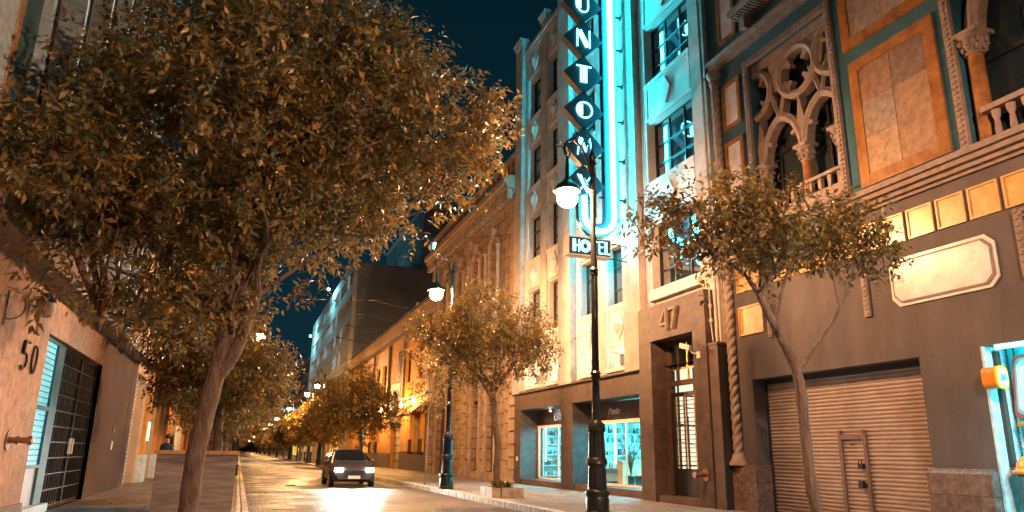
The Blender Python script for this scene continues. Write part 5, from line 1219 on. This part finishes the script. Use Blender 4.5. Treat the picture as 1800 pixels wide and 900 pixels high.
def tree(name, label, trunk, radii, blobs, n, size, seed, m='leaf2', limbs=18, limbr=.05, group=None, xmin=-99, xmax=99, berries=0, extra=(), gap=.4, shell=.45, clump=14, tl=.45, twigs=120, zmin=0, ymax=999):
    t = thing(name, label, 'tree', (trunk[0][0], trunk[0][1], .14), group)
    r = random.Random(seed); q = MB()
    # smooth the trunk with small wobble
    def cr(P, R_, k=5):
        out, ro = [], []
        P = [Vector(p) for p in P]
        for i in range(len(P)-1):
            p0 = P[max(i-1, 0)]; p1 = P[i]; p2 = P[i+1]; p3 = P[min(i+2, len(P)-1)]
            for j in range(k):
                s_ = j/k; out.append(.5*((2*p1)+(p2-p0)*s_+(2*p0-5*p1+4*p2-p3)*s_*s_+(3*p1-p0-3*p2+p3)*s_**3)); ro.append(R_[i]*(1-s_)+R_[i+1]*s_)
        out.append(P[-1]); ro.append(R_[-1]); return out, ro
    P, R_ = cr(trunk, radii); R_ = [a*(1+r.uniform(-.06, .06)) for a in R_]; q.tube(P, R_, 14)
    for ex, er in extra:
        P2, R2 = cr(ex, er); q.tube(P2, R2, 10)
    tk = q.build('trunk', M['bark'], t, smooth=True)
    q = MB(); ends = [P[-1]]+[cr(e, er_)[0][-1] for e, er_ in extra]
    W = [b[3]**2 for b in blobs]
    for k in range(limbs):
        b = r.choices(blobs, W)[0]; tgt = Vector(b[:3])+Vector((r.gauss(0, .45), r.gauss(0, .45), r.gauss(.1, .4)))*b[3]
        if tgt.x < xmin+.1: tgt.x = xmin+.1
        s0 = min(ends, key=lambda e: (e-tgt).length) if r.random() < .8 else P[-3]
        mid = s0.lerp(tgt, .45)+Vector((r.uniform(-.15, .15), r.uniform(-.15, .15), .12*(tgt-s0).length*r.uniform(.2, 1.5)))
        l0_ = limbr*r.uniform(.6, 1.2); PP, RR = cr([s0-Vector((0, 0, .05)), s0.lerp(mid, .5)+Vector((r.uniform(-.08, .08), r.uniform(-.08, .08), 0)), mid, tgt], [l0_, l0_*.8, l0_*.55, l0_*.18], 4)
        q.tube(PP, RR, 7)
        for j in range(3):
            s_ = PP[r.randint(5, len(PP)-1)]; e = s_+Vector((r.gauss(0, 1), r.gauss(0, 1), r.gauss(.4, .7)))*b[3]*.45
            q.tube([s_, s_.lerp(e, .5)+Vector((0, 0, .06)), e], [l0_*.3, l0_*.2, l0_*.07], 5)
    q.build('limbs', M['bark'], tk, smooth=True)
    V, F, p, td, L_ = leaves(blobs, n, size, seed, xmin, xmax, clump, gap, zmin, shell=shell, tl=tl, ymax=ymax)
    q = MB(); idx = list(range(len(p))); r.shuffle(idx)
    for j in idx[:twigs]:
        a = Vector(p[j]-td[j]*L_[j]*.9); e = Vector(p[j]+td[j]*L_[j]); q.tube([a, a.lerp(e, .5)+Vector((0, 0, .02)), e], [.010, .007, .003], 4)
    q.build('twigs', M['bark'], tk)
    fast_mesh('crown', V, F, M[m], t)
    if berries:
        rr = np.random.default_rng(seed+5); j = rr.choice(len(p), min(berries, len(p)), replace=False); K = 26
        c = (p[j]+td[j]*L_[j][:, None]*1.05); pts = (c[:, None, :]+rr.normal(size=(len(j), K, 3))*np.array([.05, .05, .075])).reshape(-1, 3); s_ = .012
        off_ = np.array([[s_, 0, -s_], [-s_*.5, s_*.87, -s_], [-s_*.5, -s_*.87, -s_], [0, 0, s_]]); V2 = (pts[:, None, :]+off_[None]).reshape(-1, 3)
        F2 = np.array([[0, 1, 3], [1, 2, 3], [2, 0, 3], [0, 2, 1]]); F2 = (F2[None]+(np.arange(len(pts))*4)[:, None, None]).reshape(-1, 3); fast_mesh('seed_clusters', V2, F2, M['berry'], t)
    return t
BIG = [(-0.99, 12.80, 6.53, 2.20), (-0.68, 11.30, 6.44, 1.8), (-0.75, 14.10, 6.75, 2.2), (1.60, 12.70, 7.14, 1.75), (1.22, 11.50, 7.08, 1.35), (3.18, 12.50, 7.09, 0.95), (3.77, 12.60, 7.47, 0.55), (2.7, 12.3, 7.3, .9), (2.50, 12.70, 6.15, 1.01), (-2.5, 11.3, 5.0, 1.05), (-2.85, 10.4, 4.9, .8), (-0.07, 12.50, 8.67, 1.36), (-0.31, 13.70, 9.57, 1.38), (1.09, 12.80, 8.50, 1.2), (2.13, 12.50, 8.32, 0.7), (-1.02, 12.50, 4.1, 1.15), (-1.55, 12.10, 4.3, .95), (-2.0, 12.3, 4.75, 0.7), (0.2, 12.70, 4.75, .9), (1.25, 12.50, 5.35, 0.68), (-2.6, 11.00, 3.4, 0.1), (-1.5, 11.90, 3.35, 0.35), (-1.2, 12.90, 7.9, .85), (0.5, 13.10, 3.9, 0.3), (-2.5, 11.40, 5.0, 0.55)]
tree('street_tree', 'large leafy tree with leaning forked trunk in front of the plywood planter', [(-.66, 12.5, .0), (-.61, 12.5, .49), (-.60, 12.5, 1.31), (-.52, 12.5, 1.95), (-.44, 12.5, 2.6), (-.38, 12.5, 3.1), (-.36, 12.5, 3.5)], [.17, .15, .14, .135, .135, .13, .12], BIG, 64000, .15, 3, 'leaf', 44, .06, xmin=-3.5, berries=160,
     extra=[([(-.47, 12.5, 2.45), (-.22, 12.45, 2.85), (-.1, 12.4, 3.3), (.05, 12.4, 3.9)], [.12, .10, .09, .075]), ([(-.36, 12.5, 3.4), (-.75, 12.5, 3.75), (-1.3, 12.5, 4.1)], [.1, .07, .05]), ([(-.36, 12.5, 3.4), (-.3, 12.8, 4.1), (-.2, 13, 5)], [.11, .09, .07]), ([(-.5, 12.5, 2.9), (-1.2, 12.3, 3.15), (-2.1, 12.1, 3.35)], [.05, .04, .02])], gap=.75, twigs=700, tl=.5)
RT = [(7.53, 9.30, 4.99, 0.86), (6.62, 9.40, 4.91, 0.67), (5.83, 9.30, 4.79, 0.42), (8.76, 9.50, 5.20, 0.80), (9.38, 9.30, 4.91, 0.66), (9.95, 9.20, 4.65, 0.36), (7.55, 9.70, 5.61, 0.5), (8.48, 9.00, 5.61, 0.36), (7.51, 8.80, 4.5, 0.5), (6.62, 9.60, 4.40, 0.35), (6.27, 9.30, 5.31, 0.32), (6.5, 9.30, 3.95, 0.16), (8.3, 9.3, 4.6, .5)]
tree('street_tree', 'slim young tree with thin curved trunk before the garage shutter', [(8.28, 9.3, .0), (8.22, 9.3, .62), (8.16, 9.3, 1.1), (8.14, 9.3, 1.78), (8.13, 9.3, 2.38), (8.06, 9.3, 2.76), (7.81, 9.3, 3.25), (7.58, 9.3, 3.68), (7.44, 9.3, 3.98)], [.105, .095, .085, .08, .085, .075, .065, .06, .05], RT, 7600, .13, 5, 'leaf2', 26, .026,
     extra=[([(8.1, 9.3, 2.68), (8.3, 9.3, 2.9), (8.5, 9.3, 3.13), (8.91, 9.3, 3.56), (9.08, 9.3, 3.86)], [.045, .035, .032, .028, .03]), ([(9.08, 9.3, 3.84), (9.25, 9.3, 4.05), (9.4, 9.3, 4.35)], [.025, .02, .012]), ([(9.07, 9.3, 3.84), (9.04, 9.32, 4.1), (9.06, 9.35, 4.4)], [.022, .018, .01]), ([(7.75, 9.3, 3.35), (7.9, 9.35, 3.8), (8.15, 9.4, 4.3), (8.5, 9.4, 4.8)], [.035, .03, .025, .015]), ([(7.47, 9.3, 3.9), (7.2, 9.3, 4.2), (6.7, 9.35, 4.5)], [.035, .025, .015])], gap=.95, shell=.3, tl=.28, clump=9, twigs=160, berries=50)
T2 = [(6.96, 22.00, 4.92, 1.5), (5.93, 22.30, 4.85, 1.15), (8.00, 21.70, 4.9, 1.05), (7.00, 22.20, 5.78, 0.9), (5.35, 22.00, 4.89, 0.68), (7.5, 21.60, 4.2, 0.75), (8.71, 22.00, 4.38, 0.68), (6.38, 22.50, 4.25, 0.8), (7.91, 22.00, 5.81, 0.5)]
tree('street_tree', 'medium rounded tree rising from the low stone planter before the hotel', [(7.5, 22, .2), (7.47, 22, .9), (7.5, 22, 1.6), (7.4, 22, 2.3), (7.32, 22, 3.1), (7.3, 22, 3.6)], [.12, .11, .10, .10, .10, .085], T2, 15000, .13, 8, 'leaf2', 26, .04, gap=.8, shell=.35, tl=.4, clump=10, twigs=120,
     extra=[([(7.32, 22, 3.0), (6.9, 22, 3.6), (6.4, 22.1, 4.2)], [.06, .05, .03]), ([(7.32, 22, 3.2), (7.7, 21.9, 3.8), (8.2, 21.8, 4.5)], [.06, .05, .03])])
SP = [(7.2, 30.35, 4.3, .55), (7.35, 30.3, 3.5, .5), (7.1, 30.4, 5.0, .45), (7.4, 30.4, 2.9, .3), (6.8, 30.3, 3.9, .35)]
tree('sapling', 'thin sapling with sparse leaves before the carved stone building', [(7.29, 30.35, .1), (7.27, 30.35, 1.4), (7.29, 30.35, 2.6), (7.25, 30.35, 3.9), (7.2, 30.35, 5.0)], [.05, .045, .04, .03, .015], SP, 1500, .13, 9, 'leaf2', 14, .015, gap=.9, shell=.1, clump=7, tl=.3, twigs=40)
T3 = [(6.72, 48.00, 4.68, 1.75), (5.93, 48.60, 4.33, 1.7), (7.85, 48.00, 4.01, 1.5), (6.82, 48.00, 5.94, 1.05), (5.64, 48.50, 3.25, 1.4), (7.30, 47.50, 2.95, 1.2), (4.93, 49.00, 3.96, 1.1), (8.9, 48.2, 4.0, 1.0)]
tree('street_tree', 'dark full tree on the right kerb before the ochre building', [(7.3, 48, .1), (7.3, 48, 1.3), (7.2, 48, 2.4), (7.1, 48, 3.4)], [.14, .12, .11, .1], T3, 15000, .19, 12, 'leaf2', 18, .05, gap=.6, shell=.4, tl=.5, clump=10)
T4 = [(7.07, 70.00, 4.11, 1.69), (6.45, 71.00, 3.54, 1.34), (7.67, 70.00, 3.29, 1.33), (6.9, 70, 5.0, 1.0)]
t4 = tree('street_tree', 'nearest round amber lit tree on the right kerb beyond the ochre building', [(7.3, 70, .1), (7.3, 70, 1.3), (7.2, 70, 3.4)], [.14, .12, .1], T4, 7000, .26, 14, 'leaf2', 14, .05, gap=.5, clump=10, tl=.5, group='round trees along the right kerb')
def clone(src, loc, label, rz=0, sc_=1):
    c = at_copy(src, loc, label); c.rotation_euler.z = rz; c.scale = (sc_,)*3; return c
for i, (y_, rz) in enumerate(((84, 1.2), (97, 2.6), (113, .4), (132, 3.6), (158, 5), (190, 2), (230, 1), (280, 4))): clone(t4, (7.25, y_, .14), ORD[i]+' round amber lit tree along the right kerb beyond the ochre building', rz, 1.05)
L1 = [(0.05, 21.00, 3.35, .95), (-0.72, 22.00, 3.1, 1.35), (-1.5, 22.00, 3.3, .9), (0.45, 20.50, 3.6, 0.45), (-1.2, 21.50, 4.3, 1.3), (-2.1, 22.00, 4.6, .8), (0.31, 21.00, 2.9, 0.85), (-1.0, 21.5, 4.9, .95)]
tree('street_tree', 'dark leafy tree on the left pavement right behind the large tree', [(-.55, 21.5, .1), (-.5, 21.5, 1.2), (-.6, 21.5, 2.6)], [.14, .12, .11], L1, 14000, .15, 21, 'leaf2', 18, .05, gap=.4, xmin=-3.4, clump=12)
L2 = [(-0.12, 36.00, 3.4, 1.51), (-1.3, 37.00, 3.8, 1.5), (0.52, 35.00, 4.0, 1.32), (-0.75, 36.00, 2.7, 1.05), (-1.9, 37.00, 4.2, 1.0), (-.7, 36, 5, 1.5)]
l2 = tree('street_tree', 'nearest tree of the dark receding row on the left pavement', [(-.5, 36, .1), (-.5, 36, 1.2), (-.6, 36, 2.6)], [.14, .12, .11], L2, 12000, .19, 22, 'leaf2', 16, .05, gap=.3, xmin=-3.4, clump=12, group='receding trees on the left pavement')
for i, (y_, rz, s_) in enumerate(((50, .3, 1), (63, -.3, 1.05), (78, .5, 1), (98, 0, 1.1), (125, .3, 1), (160, 1, 1.1), (210, 0, 1))): clone(l2, (-.5, y_, .14), ORD[i]+' tree of the dark receding row on the left pavement', rz, s_)

# ------------------------------------------------------------------ people
def person(loc, label, face, arm='down', h=1.72):
    t = thing('person', label, 'person', loc)
    c, s_ = math.cos(face), math.sin(face); k = h/1.72
    P = lambda x, y, z: (loc[0]+(x*c-y*s_)*k, loc[1]+(x*s_+y*c)*k, loc[2]+z*k)
    v = [P(0, 0, .95), P(0, 0, 1.15), P(0, .0, 1.35), P(0, .0, 1.45), P(0, .015, 1.53), P(0, .03, 1.62),
         P(.17, 0, 1.38), P(.23, .0, 1.12), P(.21, .12 if arm == 'down' else .22, .92 if arm == 'down' else 1.15), P(.2, .16 if arm == 'down' else .3, .84 if arm == 'down' else 1.2),
         P(-.17, 0, 1.38), P(-.23, .0, 1.12), P(-.21, .12, .92), P(-.2, .16, .84),
         P(.1, 0, .88), P(.11, .02, .5), P(.12, -.02, .09), P(.13, .12, .04), P(-.1, 0, .88), P(-.11, .06, .5), P(-.12, .05, .09), P(-.13, .18, .04)]
    e = [(0, 1), (1, 2), (2, 3), (3, 4), (4, 5), (2, 6), (6, 7), (7, 8), (8, 9), (2, 10), (10, 11), (11, 12), (12, 13), (0, 14), (14, 15), (15, 16), (16, 17), (0, 18), (18, 19), (19, 20), (20, 21)]
    rad = [.15, .135, .15, .06, .075, .09, .065, .05, .04, .035, .065, .05, .04, .035, .09, .065, .045, .035, .09, .065, .045, .035]
    me = bpy.data.meshes.new('body'); me.from_pydata([(Vector(p)-Vector(loc))[:] for p in v], e, [])
    o = bpy.data.objects.new('tmpbody', me); COL.objects.link(o); md = o.modifiers.new('s', 'SKIN'); sv = me.skin_vertices[0].data
    for i, r_ in enumerate(rad): sv[i].radius = (r_*k, r_*k*.8)
    sv[0].use_root = True; o.modifiers.new('u', 'SUBSURF').levels = 2
    dg = bpy.context.evaluated_depsgraph_get(); m2 = bpy.data.meshes.new_from_object(o.evaluated_get(dg)); bpy.data.objects.remove(o)
    for m_ in (M['cloth'], M['skin'], M['jeans']): m2.materials.append(m_)
    for p in m2.polygons:
        p.use_smooth = True; z = p.center.z/k; r2 = math.hypot(p.center.x, p.center.y)/k
        p.material_index = 1 if z > 1.46 or (r2 > .2 and z < .93 and z > .7) else (2 if z < .93 else 0)
    b = bpy.data.objects.new('body', m2); COL.objects.link(b); b.parent = t
    q = MB(); q.ball(P(0, -.012, 1.665), .098*k, 14, 9, 1.0); q.build('hair', M['hair'], t, smooth=True)
person((-2.35, 29, .14), 'person in a dark jacket standing behind the plywood planter near the orange pilasters', PI*.9)
person((-.6, 43, .14), 'person in dark clothes walking far off under the left trees', PI)

# ------------------------------------------------------------------ car with lit headlights, coming up the street
def car(x, y, label):
    t = thing('car', label, 'car', (x, y+2.1, 0))
    # loft of cross sections: (dy from nose, half width, z bottom, z shoulder, z top)
    st = [(0, .70, .32, .62, .66), (.12, .80, .24, .72, .76), (.5, .86, .2, .82, .86), (1.05, .88, .2, .90, .95), (1.25, .88, .2, .92, 1.0), (1.95, .88, .2, .94, 1.42), (2.5, .88, .2, .95, 1.48), (3.3, .88, .2, .97, 1.44), (3.9, .86, .2, .98, 1.12), (4.15, .83, .26, .9, 1.0), (4.22, .78, .34, .8, .85)]
    v = []
    for dy, hw, zb, zs_, zt in st:
        tw = hw*.72 if zt > 1.05 else hw*.86
        for px, pz in ((-hw*.9, zb), (-hw, zb+.12), (-hw, zs_-.08), (-hw*.97, zs_), (-tw, zt-.05), (-tw*.85, zt), (tw*.85, zt), (tw, zt-.05), (hw*.97, zs_), (hw, zs_-.08), (hw, zb+.12), (hw*.9, zb)): v.append((x+px, y+dy, pz))
    n = 12; f = [(i*n+k, i*n+(k+1) % n, (i+1)*n+(k+1) % n, (i+1)*n+k) for i in range(len(st)-1) for k in range(n)]+[tuple(range(n)), tuple((len(st)-1)*n+k for k in range(n))]
    q = MB(); q.add(v, f); q.build('body', M['carpaint'], t, smooth=True)
    q = MB(); q.add([(x-.68, y+1.31, 1.09), (x+.68, y+1.31, 1.09), (x+.52, y+1.90, 1.45), (x-.52, y+1.90, 1.45)], [(0, 1, 2, 3)])
    for s_ in (-1, 1): q.add([(x+s_*.875, y+1.4, 1.0), (x+s_*.875, y+3.7, 1.02), (x+s_*.68, y+3.2, 1.37), (x+s_*.68, y+2.0, 1.37)], [(0, 1, 2, 3)])
    o = q.build('windows', M['carglass'], t); 
    for s_ in (-1, 1):
        for dy in (.78, 3.35):
            q = MB(); q.tube([(x+s_*.72, y+dy, .31), (x+s_*.90, y+dy, .31)], .31, 22); w_ = q.build('wheel', M['tyre'], t, smooth=True)
            q = MB(); q.tube([(x+s_*.90, y+dy, .31), (x+s_*.91, y+dy, .31)], .2, 16); q.build('rim', M['rim'], w_)
        q = MB(); q.obox((x+s_*.62, y+.02, .68), (.15, 0, 0), (0, .05, 0), (0, .0, .075)); q.build('headlight', M['headlight'], t, bevel=.02)
        q = MB(); q.obox((x+s_*.95, y+1.45, 1.03), (.09, 0, 0), (0, .05, 0), (0, 0, .06)); q.build('wing_mirror', M['carpaint'], t, bevel=.02)
        l = bpy.data.lights.new('beam', 'SPOT'); l.energy = 1500; l.spot_size = math.radians(75); l.spot_blend = .8; l.color = (1, .9, .8); l.shadow_soft_size = .08
        lo = bpy.data.objects.new('beam', l); COL.objects.link(lo); lo.parent = t; lo.location = Vector((x+s_*.62, y-.08, .68))-Vector(t['_org']); lo.rotation_euler = Vector((-.1, -1, -.12)).to_track_quat('-Z', 'Y').to_euler()
    q = MB(); q.obox((x, y-.005, .55), (.38, 0, 0), (0, .03, 0), (0, 0, .09)); q.build('grille', M['black'], t)
    q = MB(); q.obox((x, y-.02, .4), (.24, 0, 0), (0, .02, 0), (0, 0, .06)); q.build('number_plate', M['white'], t)
car(4.5, 31, 'silver car with bright headlights driving towards the camera')

# ------------------------------------------------------------------ far small things
q = MB(); q.box(8.2, 9.2, 92.8, 93.1, .14, 2.9); tag(q.build('display_board', M['white']), 'upright white board standing on the far right pavement', 'board')
t = thing('traffic_light', 'small traffic light with a green glow on a thin post far down the right kerb', 'traffic light', (7.1, 100, .14))
q = MB(); q.tube([(7.1, 100, .14), (7.1, 100, 4.5)], .09, 8); q.build('post', M['dkmetal'], t); q = MB(); q.box(6.85, 7.35, 99.8, 100.1, 3.1, 4.5); q.build('housing', M['black'], t); q = MB(); q.ball((7.1, 99.75, 3.4), .2, 10, 8); q.build('lens', M['cyantube'], t)
for i, y_ in enumerate((86, 90, 94)):
    q = MB(); q.tube([(7.6, y_, .14), (7.6, y_, 1.1)], .09, 8); q.ball((7.6, y_, 1.15), .12, 8, 6); tag(q.build('bollard', M['dkmetal']), ('nearest', 'middle', 'farthest')[i]+' dark bollard on the far right pavement near the white board', 'bollard', 'far bollards')
# paper scraps and iron cover
q = MB(); q.box(9.3, 9.55, 18.4, 18.55, .142, .15); tag(q.build('paper_scrap', M['signwhite']), 'white scrap of paper on the pavement before the hotel', 'litter')
q = MB(); q.lathe([(.3, 0), (.3, .006)], (1.2, 20, .001), 20); tag(q.build('manhole_cover', M['dkmetal']), 'round iron cover in the cobbles near the left kerb', 'manhole cover')
for i, (x_, y_) in enumerate(((6.5, 17.5), (2.2, 33))):
    q = MB(); q.box(x_-.22, x_+.22, y_-.35, y_+.35, .001, .012)
    for k in range(6): q.box(x_-.18, x_+.18, y_-.3+k*.11, y_-.25+k*.11, .012, .02)
    tag(q.build('drain_grate', M['dkmetal']), ('iron drain grate by the right kerb near the hotel', 'iron drain grate set in the cobbles ahead of the car')[i], 'drain')
lt = MB()
for k in range(260):
    a = random.uniform(0, 2*PI); r_ = .05; side = random.random()
    if side < .5: c_ = Vector((random.uniform(7.2, 11.2), random.uniform(8, 30), .145))
    elif side < .8: c_ = Vector((random.uniform(-3, .2), random.uniform(14, 34), .145))
    else: c_ = Vector((random.choice((random.uniform(.4, 1.2), random.uniform(6.2, 6.8))), random.uniform(12, 34), .006))
    u_ = Vector((math.cos(a), math.sin(a), .15))*r_; v_ = Vector((-math.sin(a), math.cos(a), .1))*r_*.4
    lt.add([c_-u_, c_+v_, c_+u_+Vector((0, 0, .02)), c_-v_], [(0, 1, 2), (0, 2, 3)])
lt = lt.build('fallen_leaves', M['leaf2']); lt['kind'] = 'stuff'; lt['label'] = 'scattered dry leaves lying on the pavements and gutters'; lt['category'] = 'leaves'
# wires over the street
q = MB()
for (a, b) in (((XR, 33, 12), (XL, 30, 10)), ((XR, 21, 6.3), (XR-.3, 31, 6.0)), ((XR+1, 49.5, 12.2), (XL, 46, 10.5))):
    a, b = Vector(a), Vector(b); q.tube([a.lerp(b, s_/10)-Vector((0, 0, 4*.5*(s_/10)*(1-s_/10))) for s_ in range(11)], .012, 4)
tag(q.build('overhead_wires', M['black']), 'thin dark wires strung across the street between the fronts', 'wires')

for o in bpy.data.objects:
    if '_org' in o: del o['_org']
